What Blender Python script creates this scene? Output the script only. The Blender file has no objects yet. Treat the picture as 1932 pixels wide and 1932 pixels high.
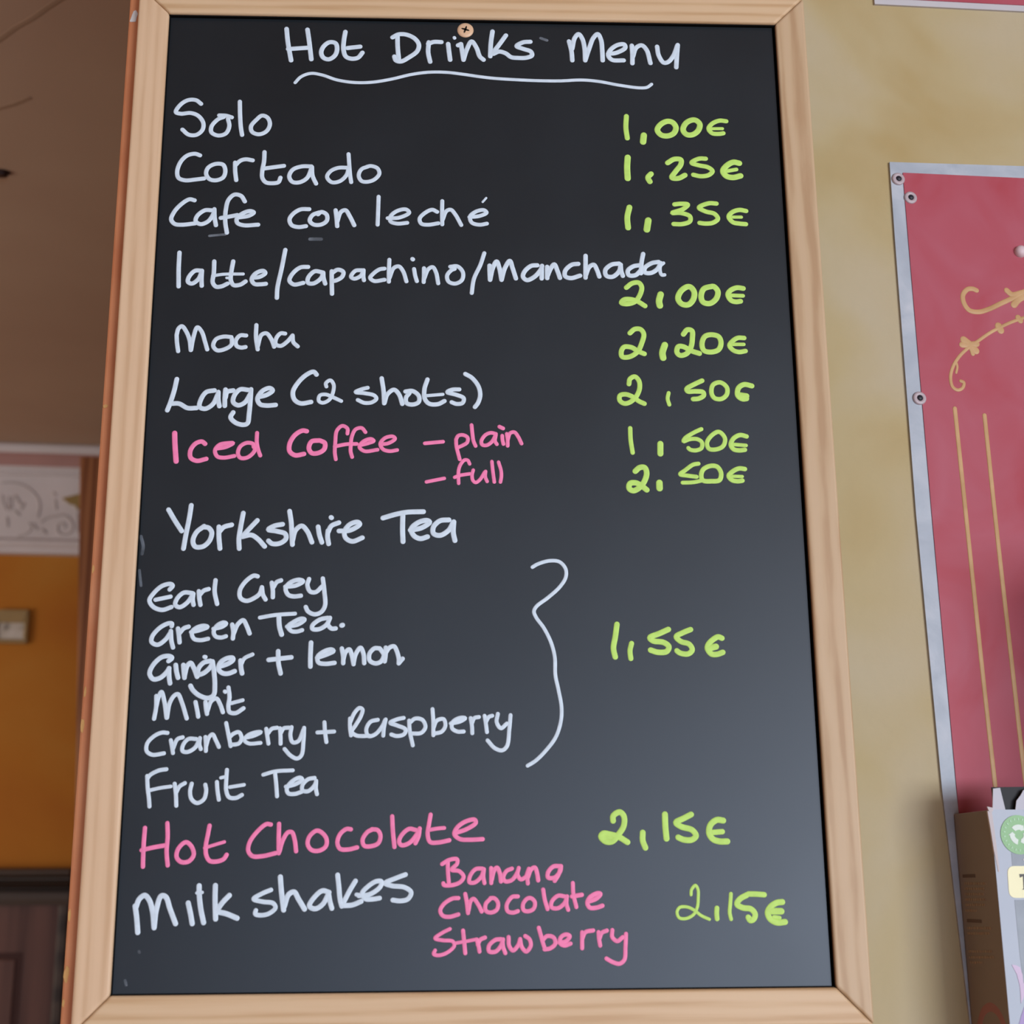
import bpy, bmesh, math, random
from mathutils import Matrix, Vector

random.seed(7)
C = bpy.context.scene.collection
SC = bpy.context.scene

# ------------------------------------------------------------------ camera
CAM_LOC = [-0.02173, -1.18188, 1.95]
CAM_ROT = [[0.999076, -0.002673, -0.042898], [-0.04215, -0.256302, -0.965677], [-0.008414, 0.966593, -0.256178]]
ZC = 2.309
H = 0.8698
cam = bpy.data.cameras.new('camera')
cam.sensor_width = 36.0
cam.lens = 2700.0 / 1932.0 * 36.0
cam.clip_start = 0.05
cam.dof.use_dof = True
cam.dof.focus_distance = 1.30
cam.dof.aperture_fstop = 6.5
cam_o = bpy.data.objects.new('camera', cam)
C.objects.link(cam_o)
cam_o.matrix_world = Matrix.Translation(CAM_LOC) @ Matrix(CAM_ROT).to_4x4()
SC.camera = cam_o

# ------------------------------------------------------------------ world, daylight and added lights, exposure
world = bpy.data.worlds.new('world')
SC.world = world
world.use_nodes = True
bg = world.node_tree.nodes['Background']
bg.inputs['Color'].default_value = (0.84, 0.94, 1.06, 1)
bg.inputs['Strength'].default_value = 0.07


def area_light(name, loc, target, sx, sy, watts, col):
    d = bpy.data.lights.new(name, 'AREA')
    d.shape = 'RECTANGLE'
    d.size, d.size_y, d.energy, d.color = sx, sy, watts, col
    o = bpy.data.objects.new(name, d)
    C.objects.link(o)
    o.location = loc
    o.rotation_euler = (Vector(target) - Vector(loc)).to_track_quat('-Z', 'Y').to_euler()
    return o


area_light('window_daylight', (4.4, -6.6, 1.80), (0.0, 0.0, 2.1), 3.2, 2.2, 490, (0.90, 0.96, 1.05))
area_light('board_sheen_fill', (1.2, -6.7, 1.2), (0.0, 0.0, 1.7), 3.4, 1.3, 135, (0.80, 0.93, 1.16))  # unseen source, added low behind the camera for the sheen on the board
area_light('back_room_fill', (-2.9, 0.7, 1.9), (-0.6, 2.0, 2.4), 1.2, 1.2, 28, (1.0, 0.95, 0.88))  # added fill off to the left, brightens the far wall and ceiling

SC.view_settings.view_transform = 'Standard'
SC.view_settings.look = 'None'
SC.view_settings.gamma = 1.0
SC.view_settings.use_curve_mapping = False
SC.view_settings.exposure = -0.16

# ------------------------------------------------------------------ helpers


def base_mat(name, rough=0.6, spec=0.5):
    m = bpy.data.materials.new(name)
    m.use_nodes = True
    nt = m.node_tree
    b = nt.nodes['Principled BSDF']
    b.inputs['Roughness'].default_value = rough
    b.inputs['Specular IOR Level'].default_value = spec
    return m, nt, b


def rgba(c):
    return (c[0], c[1], c[2], 1.0)


def mottled(name, stops, scale=4.0, detail=4.0, rough=0.7, spec=0.4, stretch=(1, 1, 1), distort=0.0, bump=0.0,
            bump_scale=60.0):
    """procedural blotchy colour: noise in object space through a colour ramp"""
    m, nt, b = base_mat(name, rough, spec)
    tc = nt.nodes.new('ShaderNodeTexCoord')
    mp = nt.nodes.new('ShaderNodeMapping')
    mp.inputs['Scale'].default_value = stretch
    nt.links.new(tc.outputs['Object'], mp.inputs['Vector'])
    n = nt.nodes.new('ShaderNodeTexNoise')
    n.inputs['Scale'].default_value = scale
    n.inputs['Detail'].default_value = detail
    n.inputs['Distortion'].default_value = distort
    nt.links.new(mp.outputs[0], n.inputs['Vector'])
    r = nt.nodes.new('ShaderNodeValToRGB')
    els = r.color_ramp.elements
    while len(els) < len(stops):
        els.new(0.5)
    for e, (p, c) in zip(els, stops):
        e.position = p
        e.color = rgba(c)
    nt.links.new(n.outputs['Fac'], r.inputs['Fac'])
    nt.links.new(r.outputs['Color'], b.inputs['Base Color'])
    if bump:
        n2 = nt.nodes.new('ShaderNodeTexNoise')
        n2.inputs['Scale'].default_value = bump_scale
        n2.inputs['Detail'].default_value = 3
        nt.links.new(tc.outputs['Object'], n2.inputs['Vector'])
        bp = nt.nodes.new('ShaderNodeBump')
        bp.inputs['Strength'].default_value = bump
        bp.inputs['Distance'].default_value = 0.002
        nt.links.new(n2.outputs['Fac'], bp.inputs['Height'])
        nt.links.new(bp.outputs['Normal'], b.inputs['Normal'])
    return m


def flat(name, c, rough=0.6, spec=0.4, metal=0.0):
    m = mottled(name, [(0.3, [v * 0.94 for v in c]), (0.7, [min(1, v * 1.05) for v in c])], 9, 2, rough, spec)
    m.node_tree.nodes['Principled BSDF'].inputs['Metallic'].default_value = metal
    return m


def wood(name, light, mid, dark, axis='z', grain=26.0, rings=9.0, rough=0.5, offset=(0, 0, 0), rot=0.0, ring_mix=0.4, k=0.05, warp=5.0):
    """plank wood: stretched fibre noise plus distorted growth rings along the given axis"""
    m, nt, b = base_mat(name, rough, 0.35)
    tc = nt.nodes.new('ShaderNodeTexCoord')
    mp = nt.nodes.new('ShaderNodeMapping')
    mp.inputs['Location'].default_value = offset
    mp.inputs['Scale'].default_value = (1, 1, k) if axis == 'z' else (k, 1, 1)
    mp.inputs['Rotation'].default_value = (0, rot, 0)
    nt.links.new(tc.outputs['Object'], mp.inputs['Vector'])
    n = nt.nodes.new('ShaderNodeTexNoise')
    n.inputs['Scale'].default_value = grain * 9
    n.inputs['Detail'].default_value = 5
    nt.links.new(mp.outputs[0], n.inputs['Vector'])
    w = nt.nodes.new('ShaderNodeTexWave')
    w.wave_type = 'BANDS'
    w.bands_direction = 'X' if axis == 'z' else 'Z'
    w.inputs['Scale'].default_value = rings
    w.inputs['Distortion'].default_value = warp
    w.inputs['Detail'].default_value = 2.0
    w.inputs['Detail Scale'].default_value = 1.2
    nt.links.new(mp.outputs[0], w.inputs['Vector'])
    mx = nt.nodes.new('ShaderNodeMix')
    mx.inputs[0].default_value = ring_mix
    nt.links.new(n.outputs['Fac'], mx.inputs[2])
    nt.links.new(w.outputs['Fac'], mx.inputs[3])
    r = nt.nodes.new('ShaderNodeValToRGB')
    els = r.color_ramp.elements
    els.new(0.5)
    for e, (p, c) in zip(els, [(0.30, dark), (0.48, mid), (0.66, light)]):
        e.position = p
        e.color = rgba(c)
    nt.links.new(mx.outputs[0], r.inputs['Fac'])
    nt.links.new(r.outputs['Color'], b.inputs['Base Color'])
    return m


def mesh_obj(name, bm, mat, parent=None, loc=None, rotz=None, smooth=False):
    me = bpy.data.meshes.new(name)
    bmesh.ops.recalc_face_normals(bm, faces=bm.faces)
    bm.to_mesh(me)
    bm.free()
    if smooth:
        for p in me.polygons:
            p.use_smooth = True
    me.materials.append(mat)
    o = bpy.data.objects.new(name, me)
    C.objects.link(o)
    if parent is not None:
        o.parent = parent
    if loc is not None:
        o.location = loc
    if rotz is not None:
        o.rotation_euler = (0, 0, rotz)
    return o


def bevel(o, w, seg=2):
    md = o.modifiers.new('bevel', 'BEVEL')
    md.width = w
    md.segments = seg
    md.limit_method = 'ANGLE'
    md.angle_limit = math.radians(40)
    return o


def empty(name, loc, rotz=0.0):
    o = bpy.data.objects.new(name, None)
    C.objects.link(o)
    o.location = loc
    o.rotation_euler = (0, 0, rotz)
    return o


def tag(o, label, cat, group=None):
    o['label'] = label
    o['category'] = cat
    if group:
        o['group'] = group
    return o


def structure(o, label=None):
    o['kind'] = 'structure'
    if label:
        o['label'] = label
    return o


def add_box(bm, x0, x1, y0, y1, z0, z1):
    vs = [bm.verts.new((x, y, z)) for x in (x0, x1) for y in (y0, y1) for z in (z0, z1)]
    for f in ((0, 1, 3, 2), (4, 6, 7, 5), (0, 4, 5, 1), (2, 3, 7, 6), (0, 2, 6, 4), (1, 5, 7, 3)):
        bm.faces.new([vs[i] for i in f])


def add_prism(bm, pts, y0, y1):
    """polygon given in (x, z), extruded from y0 to y1"""
    a = [bm.verts.new((p[0], y0, p[1])) for p in pts]
    b = [bm.verts.new((p[0], y1, p[1])) for p in pts]
    n = len(pts)
    bm.faces.new(a)
    bm.faces.new(list(reversed(b)))
    for i in range(n):
        bm.faces.new((a[i], a[(i + 1) % n], b[(i + 1) % n], b[i]))


def add_side_prism(bm, pts, x0, x1):
    """polygon given in (y, z), extruded from x0 to x1"""
    a = [bm.verts.new((x0, p[0], p[1])) for p in pts]
    b = [bm.verts.new((x1, p[0], p[1])) for p in pts]
    n = len(pts)
    bm.faces.new(a)
    bm.faces.new(list(reversed(b)))
    for i in range(n):
        bm.faces.new((a[i], a[(i + 1) % n], b[(i + 1) % n], b[i]))


def add_lathe(bm, prof, cx, cz, n=32, y=0.0):
    """profile of (radius, depth towards -y) turned about the y axis at (cx, cz)"""
    rings = []
    for r, d in prof:
        if r < 1e-6:
            rings.append([bm.verts.new((cx, y - d, cz))])
        else:
            rings.append([bm.verts.new((cx + r * math.cos(2 * math.pi * i / n), y - d, cz + r * math.sin(2 * math.pi * i / n)))
                          for i in range(n)])
    for a, b in zip(rings, rings[1:]):
        for i in range(n):
            j = (i + 1) % n
            q = [a[i % len(a)], a[j % len(a)], b[j % len(b)], b[i % len(b)]]
            u = []
            for v in q:
                if v not in u:
                    u.append(v)
            if len(u) > 2:
                bm.faces.new(u)


def spline(pts, step):
    """centripetal-like Catmull-Rom through pts, resampled about every step"""
    if len(pts) == 1:
        pts = [pts[0], (pts[0][0] + 1e-4, pts[0][1])]
    closed = len(pts) > 3 and pts[0] == pts[-1]
    out = []
    n = len(pts)
    for i in range(n - 1):
        p1, p2 = pts[i], pts[i + 1]
        if i > 0:
            p0 = pts[i - 1]
        else:
            p0 = pts[-2] if closed else (2 * p1[0] - p2[0], 2 * p1[1] - p2[1])
        if i < n - 2:
            p3 = pts[i + 2]
        else:
            p3 = pts[1] if closed else (2 * p2[0] - p1[0], 2 * p2[1] - p1[1])
        t0 = 0.0
        d01 = max(1e-9, math.dist(p0, p1)) ** 0.5
        d12 = max(1e-9, math.dist(p1, p2)) ** 0.5
        d23 = max(1e-9, math.dist(p2, p3)) ** 0.5
        t1, t2, t3 = d01, d01 + d12, d01 + d12 + d23
        k = max(2, int(math.dist(p1, p2) / step + 0.99))
        for s in range(k):
            t = t1 + (t2 - t1) * s / k

            def li(a, b, ta, tb):
                f = (t - ta) / (tb - ta)
                return (a[0] + (b[0] - a[0]) * f, a[1] + (b[1] - a[1]) * f)
            A1, A2, A3 = li(p0, p1, t0, t1), li(p1, p2, t1, t2), li(p2, p3, t2, t3)
            B1, B2 = li(A1, A2, t0, t2), li(A2, A3, t1, t3)
            out.append(li(B1, B2, t1, t2))
    out.append(pts[-1])
    return out


def add_stroke(bm, pts, r, height, y=0.0, taper=1.0, flip=1.0):
    """a painted line: half-round bead of half-width r along pts (x, z), standing proud towards -y"""
    c = spline(pts, max(r * 0.45, 0.0006))
    rad = [r] * len(c)
    def unit(a, b):
        d = math.dist(a, b) or 1.0
        return ((b[0] - a[0]) / d, (b[1] - a[1]) / d)
    d0, d1 = unit(c[1], c[0]), unit(c[-2], c[-1])
    caps = (0.35, 0.65, 0.85, 0.97)
    head = [((c[0][0] + d0[0] * r * k, c[0][1] + d0[1] * r * k), r * math.sqrt(1 - k * k)) for k in reversed(caps)]
    tail = [((c[-1][0] + d1[0] * r * k, c[-1][1] + d1[1] * r * k), r * math.sqrt(1 - k * k)) for k in caps]
    c = [h[0] for h in head] + c + [h[0] for h in tail]
    rad = [h[1] for h in head] + rad + [h[1] for h in tail]
    prof = [(-1.0, 0.0), (-0.93, 0.55), (-0.6, 0.9), (0.0, 1.0), (0.6, 0.9), (0.93, 0.55), (1.0, 0.0)]
    prev = None
    N = len(c)
    for i in range(N):
        a, b = c[max(0, i - 1)], c[min(N - 1, i + 1)]
        t = unit(a, b)
        nx, nz = -t[1], t[0]
        h = height * min(1.0, 0.3 + 0.7 * rad[i] / r)
        ring = [bm.verts.new((c[i][0] + nx * rad[i] * p, y - h * q, c[i][1] + nz * rad[i] * p)) for p, q in prof]
        if prev:
            for j in range(len(prof) - 1):
                bm.faces.new((prev[j], prev[j + 1], ring[j + 1], ring[j]))
        prev = ring


ORN1 = [[0.00273,[[0.1691,2.5],[0.1655,2.5014],[0.1601,2.5006],[0.155,2.4946],[0.155,2.4869],[0.1596,2.4794],[0.1685,2.4779],[0.1794,2.4812],[0.1923,2.4877],[0.2051,2.4941],[0.223,2.5036],[0.2376,2.5106]]],[0.00313,[[0.1998,2.5016],[0.2047,2.4976],[0.2149,2.5],[0.2277,2.5046]]],[0.00376,[[0.2056,2.4871],[0.2103,2.4923],[0.2193,2.4979]]],[0.00185,[[0.1445,2.4074],[0.1474,2.406],[0.1458,2.4007],[0.1407,2.3983],[0.1361,2.4011],[0.1347,2.4092],[0.1375,2.4198],[0.1445,2.4307],[0.1543,2.4402],[0.1656,2.4483],[0.1786,2.4573],[0.1914,2.4644],[0.2042,2.4704],[0.2201,2.4762],[0.2344,2.4808]]],[0.00142,[[0.1414,2.4268],[0.1424,2.4216],[0.1408,2.4155]]],[0.00399,[[0.1514,2.4489],[0.1563,2.4449],[0.1624,2.4383]]],[0.00342,[[0.1494,2.4438],[0.1562,2.4441],[0.1638,2.4452]]],[0.00242,[[0.1542,2.4463],[0.158,2.4396],[0.1591,2.4351]]],[0.00393,[[0.1876,2.4646],[0.1895,2.4601]]],[0.00327,[[0.2084,2.4741],[0.2104,2.4711]]]]
ORN2 = [[0.00213,[[0.1362,2.3799],[0.1376,2.2637],[0.1393,2.1355],[0.1412,2.0352]]],[0.00213,[[0.1648,2.3743],[0.1657,2.2645],[0.1674,2.1572],[0.1692,2.0466],[0.1701,2.0271]]]]
FRIEZE = [[0.0024,[[-0.6113,3.0035],[-0.5852,3.0059],[-0.5553,2.9974],[-0.5306,2.9808],[-0.5142,2.9576],[-0.511,2.9342],[-0.5139,2.9137]]],[0.0024,[[-0.5344,2.896],[-0.5275,2.8822],[-0.5409,2.8663],[-0.5593,2.8596]]],[0.0038,[[-0.575,2.9684],[-0.5667,2.9561],[-0.5617,2.9484]]],[0.00274,[[-0.5922,2.9647],[-0.5923,2.9475],[-0.5866,2.9304]]],[0.00228,[[-0.5835,2.965],[-0.5821,2.9478],[-0.5838,2.9321]]],[0.00353,[[-0.5515,2.9487],[-0.5577,2.9344]]],[0.0038,[[-0.5733,2.9277],[-0.5624,2.9186]]],[0.00353,[[-0.5921,2.9084],[-0.5889,2.8867]]],[0.00254,[[-0.6085,2.969],[-0.6039,2.9471],[-0.5954,2.9317]]],[0.00259,[[-0.5041,2.8999],[-0.4903,2.9112],[-0.4672,2.9166],[-0.4499,2.9202],[-0.4347,2.9128],[-0.4232,2.8959],[-0.4249,2.8771],[-0.4389,2.8674],[-0.4552,2.87],[-0.462,2.8839],[-0.4584,2.8949],[-0.4468,2.8968],[-0.4431,2.886]]],[0.00353,[[-0.524,2.8931],[-0.5143,2.8809]]],[0.00426,[[-0.4996,2.8782],[-0.4917,2.8706]]],[0.00274,[[-0.4733,2.9604],[-0.4687,2.9369]]],[0.0038,[[-0.4776,2.9792],[-0.4744,2.9761]]],[0.00283,[[-0.4136,2.9275],[-0.4103,2.8775]]]]
STAR = [[-0.4543,2.9645],[-0.4053,2.9786],[-0.3809,2.9667],[-0.4033,2.9487],[-0.4141,2.9343],[-0.4193,2.9467],[-0.4358,2.9509]]
CRACKS = [[[-0.7079,0.6482],[-0.6488,0.5994],[-0.6187,0.5707],[-0.5911,0.5489],[-0.5628,0.5228],[-0.5375,0.5008]],[[-0.7324,0.7995],[-0.7033,0.7819],[-0.6803,0.7707],[-0.6515,0.752]]]
BOX = {"band":[[0.0143,1.9771],[0.0522,1.9769],[0.051,1.9661],[0.0141,1.9663]],"label":[[0.0096,1.9663],[0.0601,1.966],[0.0573,1.9411],[0.0088,1.9415]],"T":[[0.0191,1.96],[0.028,1.96],[0.0277,1.9575],[0.0251,1.9583],[0.0243,1.9488],[0.0253,1.9478],[0.0203,1.9478],[0.0216,1.9488],[0.0221,1.9583],[0.0195,1.9571]],"dark":[[0.0132,1.9399],[0.0571,1.9395],[0.0552,1.845],[0.0153,1.8458],[0.0133,1.8984]],"ribbon":[[0.0056,1.8905],[0.0093,1.89],[0.0124,1.8884],[0.0139,1.8831],[0.014,1.8764],[0.0212,1.8758],[0.0202,1.8663],[0.014,1.8673],[0.0103,1.8612],[0.0108,1.8688],[0.0107,1.875],[0.0091,1.8832]],"lav":[[0.0196,1.8615],[0.0132,1.8593],[0.0096,1.8522],[0.0067,1.8447],[0.0057,1.8405],[0.0174,1.8402]],"stick":[[0.0221,1.9909],[0.0377,1.9908]],"lug1":[[0.0039,2.0277],[0.01,2.0284],[0.0108,2.0235],[0.0128,2.0109],[0.0018,2.0109]],"lug2":[[0.0395,2.0286],[0.03,2.0265],[0.0273,2.0226],[0.0231,2.0179],[0.0215,2.0109],[0.0422,2.0109],[0.0441,2.0286]],"lid":[[0.005,2.0292],[0.0581,2.0299],[0.0559,2.0098],[0.0054,2.0099]],"tab":[[-0.003,2.0133],[0.002,2.0124],[0.0017,2.0095],[-0.0012,2.0086]],"topz":2.0109,"torn":[[-0.0029,2.0099],[0.0008,2.0095],[0.0018,1.993],[0.0022,1.9788],[0.0028,1.9618],[0.0016,1.9618],[-0.0005,1.9788],[-0.0016,1.9947]],"sidetop":[[0.0024,2.0088],[0.0281,2.0058],[0.0462,2.0054],[0.0627,2.0048]],"lines":[[[0.0588,1.9531],[0.0186,1.9528],1],[[0.0597,1.9488],[0.0205,1.9487],1],[[0.0596,1.9445],[0.0232,1.9445],1],[[0.0605,1.9401],[0.0222,1.9403],1],[[0.0603,1.9358],[0.023,1.9361],1],[[0.0613,1.9311],[0.0394,1.9314],1],[[0.0611,1.917],[0.0164,1.918],1],[[0.061,1.9127],[0.0201,1.9138],1],[[0.0619,1.8983],[0.0192,1.8999],1],[[0.0619,1.8936],[0.0164,1.8955],1],[[0.0607,1.8895],[0.0362,1.8906],1],[[0.0607,1.9592],[0.0377,1.9589],0],[[0.0599,1.923],[0.0333,1.9235],0]],"arch":[[0.0569,1.8361],[0.0513,1.8448],[0.044,1.8523],[0.0309,1.8565],[0.0194,1.8537],[0.0118,1.8467],[0.0087,1.8403]],"near":[0.4175,-0.012,1.9392]}
BORDER = [[0.0931,2.6309],[0.092,2.5501],[0.0902,2.2776],[0.0929,2.0316],[0.1002,1.8404],[0.1034,1.7315]]
RED = [[0.1054,2.6198],[0.1051,2.5509],[0.1049,2.278],[0.1059,2.0316],[0.1086,1.8402],[0.1116,1.7312]]
WASH = [[0.1002,2.6127],[0.111,2.5934],[0.1026,2.3887]]
KNOB = [0.2171,2.5425]
SCREW = [-0.009,0.4257]
SMEARS = [[[[-0.2386,0.2117],[-0.2245,0.2134]],0.00114],[[[-0.1487,0.2096],[-0.1387,0.2097]],0.00159],[[[-0.2834,-0.0661],[-0.2811,-0.0744],[-0.2816,-0.0813]],0.00136],[[[-0.283,-0.0955],[-0.2809,-0.1087]],0.00114],[[[-0.2752,-0.424],[-0.2741,-0.4272]],0.00114],[[[0.062,0.4186],[0.0679,0.4164]],0.00136],[[[-0.2657,-0.4023],[-0.2653,-0.4031]],0.00114]]

PSI = math.radians(5.5)             # the room runs 5.5 degrees skew to the board
WALL0 = (0.31, 0.05, 0.0)           # a point of the yellow wall, at floor height
BACK0 = (-0.6, 2.6, 0.0)            # a point of the far orange wall
CEIL = 3.10

# ------------------------------------------------------------------ materials
m_pine_v = wood('pine_upright', (0.68, 0.475, 0.30), (0.645, 0.445, 0.275), (0.575, 0.375, 0.22), 'z', 16, 30, ring_mix=0.3)
m_pine_r = wood('pine_upright_figured', (0.54, 0.385, 0.235), (0.515, 0.36, 0.212), (0.43, 0.275, 0.15), 'z', 10, 22,
                offset=(0.11, 0, 0.3), ring_mix=0.33, k=0.12, warp=9.0)
m_pine_h = wood('pine_rail', (0.64, 0.455, 0.275), (0.61, 0.42, 0.245), (0.53, 0.34, 0.18), 'x', 16, 30, offset=(0.2, 0, 0.05), ring_mix=0.3)
m_yellow = mottled('yellow_sponged_plaster', [(0.30, (0.40, 0.295, 0.130)), (0.46, (0.44, 0.352, 0.190)), (0.6, (0.455, 0.378, 0.240)),
                                              (0.75, (0.46, 0.395, 0.275))], 5.0, 3.0, 0.85, 0.2, (1, 1, 1), 0.4, 0.25, 90)
m_orange = mottled('orange_colourwash', [(0.3, (0.42, 0.135, 0.018)), (0.5, (0.47, 0.175, 0.022)), (0.72, (0.50, 0.215, 0.035))],
                   2.6, 3, 0.8, 0.2, (1, 1, 1), 0.5, 0.2, 60)
m_ceiling = mottled('old_cream_ceiling', [(0.3, (0.40, 0.27, 0.19)), (0.7, (0.46, 0.33, 0.235))], 1.6, 3, 0.9, 0.1)
m_floor = mottled('terracotta_floor', [(0.3, (0.22, 0.10, 0.05)), (0.7, (0.30, 0.15, 0.08))], 5, 3, 0.5, 0.4)
m_salmon = mottled('salmon_paint', [(0.3, (0.52, 0.185, 0.078)), (0.55, (0.58, 0.235, 0.105)), (0.8, (0.64, 0.30, 0.15))], 14, 4, 0.6, 0.35)
m_cornice = flat('cornice_plaster', (0.66, 0.62, 0.62), 0.85, 0.2)
m_relief = flat('relief_plaster', (0.52, 0.475, 0.46), 0.85, 0.2)
m_rose = flat('dull_rose_paint', (0.42, 0.24, 0.215), 0.8, 0.2)
m_gilt = flat('old_gilt', (0.30, 0.20, 0.06), 0.5, 0.5)
m_darkwood = wood('dark_stained_wood', (0.135, 0.062, 0.047), (0.11, 0.050, 0.038), (0.08, 0.034, 0.026), 'z', 8, 4, 0.5)
m_darkcasing = wood('black_brown_wood', (0.07, 0.05, 0.038), (0.052, 0.036, 0.028), (0.03, 0.02, 0.015), 'x', 8, 4, 0.5)
m_groove_shade = flat('door_groove_shade', (0.05, 0.016, 0.012), 0.6, 0.3)  # shade of the groove put into a dark colour, no recess cut
m_brownwood = wood('brown_varnished_wood', (0.36, 0.15, 0.06), (0.28, 0.105, 0.04), (0.17, 0.055, 0.02), 'z', 9, 14, 0.45)

# ------------------------------------------------------------------ the room
bm = bmesh.new(); add_box(bm, -3.2, 6.2, -7.0, 3.3, -0.1, 0.0)
structure(mesh_obj('floor', bm, m_floor))
bm = bmesh.new(); add_box(bm, -3.2, 6.2, -7.0, 3.3, CEIL, CEIL + 0.1)
ceiling = structure(mesh_obj('ceiling', bm, m_ceiling))
m_crack = flat('ceiling_crack', (0.335, 0.225, 0.15), 0.9, 0.1)
for pts in CRACKS:
    bm = bmesh.new()
    # the crack runs in the ceiling plane: stroke built upright then laid flat
    add_stroke(bm, pts, 0.0045, 0.0008)
    for v in bm.verts:
        v.co = Vector((v.co.x, v.co.z, CEIL + v.co.y))
    o = mesh_obj('crack', bm, m_crack, ceiling)
bm = bmesh.new()
add_lathe(bm, [(0.0, 0.022), (0.006, 0.021), (0.009, 0.016), (0.006, 0.008), (0.004, 0.004), (0.011, 0.002), (0.012, 0.0)], 0, 0, 20)
for v in bm.verts:
    v.co = Vector((v.co.x * 1.3, v.co.z, v.co.y * 0.35))
hook = mesh_obj('ceiling_hook', bm, flat('dark_iron', (0.035, 0.015, 0.01), 0.5, 0.4), loc=(-0.7617, 0.9829, CEIL), smooth=True)
tag(hook, 'small dark hook on the brown ceiling left of the board', 'hook')

# far wall behind the opening, with its cornice, door and post
bm = bmesh.new(); add_box(bm, -2.7, 3.9, 0.0, 0.12, 0.0, CEIL)
structure(mesh_obj('wall_back', bm, m_orange, loc=BACK0, rotz=PSI))
bm = bmesh.new(); add_box(bm, -3.3, -3.2, -7.0, 2.35, 0.0, CEIL)
structure(mesh_obj('wall_left', bm, m_orange))
# yellow wall right of the board (it ends behind the column)
bm = bmesh.new(); add_box(bm, -0.10, 5.9, 0.0, 0.12, 0.0, CEIL)
structure(mesh_obj('wall_right', bm, m_yellow, loc=WALL0, rotz=PSI))

cor = empty('trim_1', BACK0, PSI)
structure(cor, 'moulded white plaster cornice along the orange far wall')
bm = bmesh.new()
# profile (y, z): the bed of the frieze with a stepped lower lip and a crown moulding
prof = [(0, 2.8176), (-0.028, 2.8176), (-0.032, 2.8240), (-0.032, 2.8300), (-0.040, 2.8340), (-0.046, 2.8400), (-0.046, 2.8480),
        (-0.036, 2.8560), (-0.036, 3.0220), (-0.050, 3.0260), (-0.050, 3.0310), (-0.046, 3.0350), (-0.056, 3.0420), (-0.062, 3.0440), (-0.062, 3.0450), (0, 3.0450)]
add_side_prism(bm, prof, -2.6, 1.5)
mesh_obj('moulding', bm, m_cornice, cor)
bm = bmesh.new()
add_side_prism(bm, [(0, 3.045), (-0.062, 3.045), (-0.066, 3.055), (-0.074, 3.066), (-0.086, 3.074), (0, 3.074)], -2.6, 1.5)
mesh_obj('rose_band', bm, m_rose, cor)['label'] = 'dull rose band of the cornice'
bm = bmesh.new()
add_side_prism(bm, [(0, 3.074), (-0.090, 3.074), (-0.098, 3.080), (-0.098, 3.092), (-0.09, CEIL), (0, CEIL)], -2.6, 1.5)
mesh_obj('crown_bead', bm, m_cornice, cor)
bm = bmesh.new()
for r, pts in FRIEZE:
    add_stroke(bm, pts, r, 0.0028, -0.036)
mesh_obj('relief_ornament', bm, m_relief, cor, smooth=True)['label'] = 'raised scroll and palmette relief'
bm = bmesh.new()
add_prism(bm, STAR, -0.046, -0.034)
mesh_obj('gilt_ornament', bm, m_gilt, cor)['label'] = 'pointed gilt ornament'

door = empty('door_1', BACK0, PSI)
structure(door, 'dark brown panelled door in the far orange wall')
bm = bmesh.new()
add_side_prism(bm, [(0, 1.9266), (-0.03, 1.9266), (-0.034, 1.94), (-0.034, 1.958), (-0.026, 1.964), (-0.026, 1.9671), (-0.04, 1.971), (-0.046, 1.977), (-0.04, 1.984), (-0.03, 1.987),
                    (-0.03, 1.992), (-0.05, 1.997), (-0.056, 2.003), (-0.056, 2.0085), (-0.046, 2.0155), (0, 2.0155)], -1.55, -0.368)
mesh_obj('lintel', bm, m_darkcasing, door)
for x0, x1 in ((-0.393, -0.3675), (-1.55, -1.524)):
    bm = bmesh.new()
    add_prism(bm, [(x0, 0), (x1, 0), (x1, 1.93), (x0, 1.93)], -0.03, 0)
    bevel(mesh_obj('jamb', bm, m_darkcasing, door), 0.006)
leaf = None
bm = bmesh.new(); add_box(bm, -1.524, -0.393, -0.012, 0.0, 0.0, 1.9266)
leaf = mesh_obj('door_leaf', bm, m_darkwood, door)
for z0, z1 in ((1.05, 1.815), (0.2, 0.9)):
    for x0, x1 in ((-0.93, -0.473), (-1.44, -1.02)):
        bm = bmesh.new(); add_box(bm, x0, x1, -0.0135, -0.011, z0, z1)
        mesh_obj('panel_groove_shade', bm, m_groove_shade, leaf)
        bm = bmesh.new(); add_box(bm, x0 + 0.014, x1 - 0.014, -0.017, -0.011, z0 + 0.016, z1 - 0.016)
        bevel(mesh_obj('raised_panel', bm, m_darkwood, leaf), 0.004)

post = empty('wooden_post', (BACK0[0] + 0.25 * math.sin(PSI), BACK0[1] - 0.25 * math.cos(PSI), 0), PSI)
tag(post, 'brown varnished wooden post standing before the orange wall, left of the board', 'post')
bm = bmesh.new()
x = lambda z: -0.3773 - (z - 3.0116) * 0.0550
add_prism(bm, [(x(0), 0), (x(0) + 0.16, 0), (x(3.0116) + 0.16, 3.0116), (x(3.0116), 3.0116)], -0.03, 0.03)
bevel(mesh_obj('shaft', bm, m_brownwood, post), 0.004)
bm = bmesh.new()
add_prism(bm, [(x(0) + 0.052, 0), (x(0) + 0.058, 0), (x(2.99) + 0.058, 2.99), (x(2.99) + 0.052, 2.99)], -0.034, -0.028)
bevel(mesh_obj('bead', bm, m_brownwood, post), 0.002)

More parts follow.
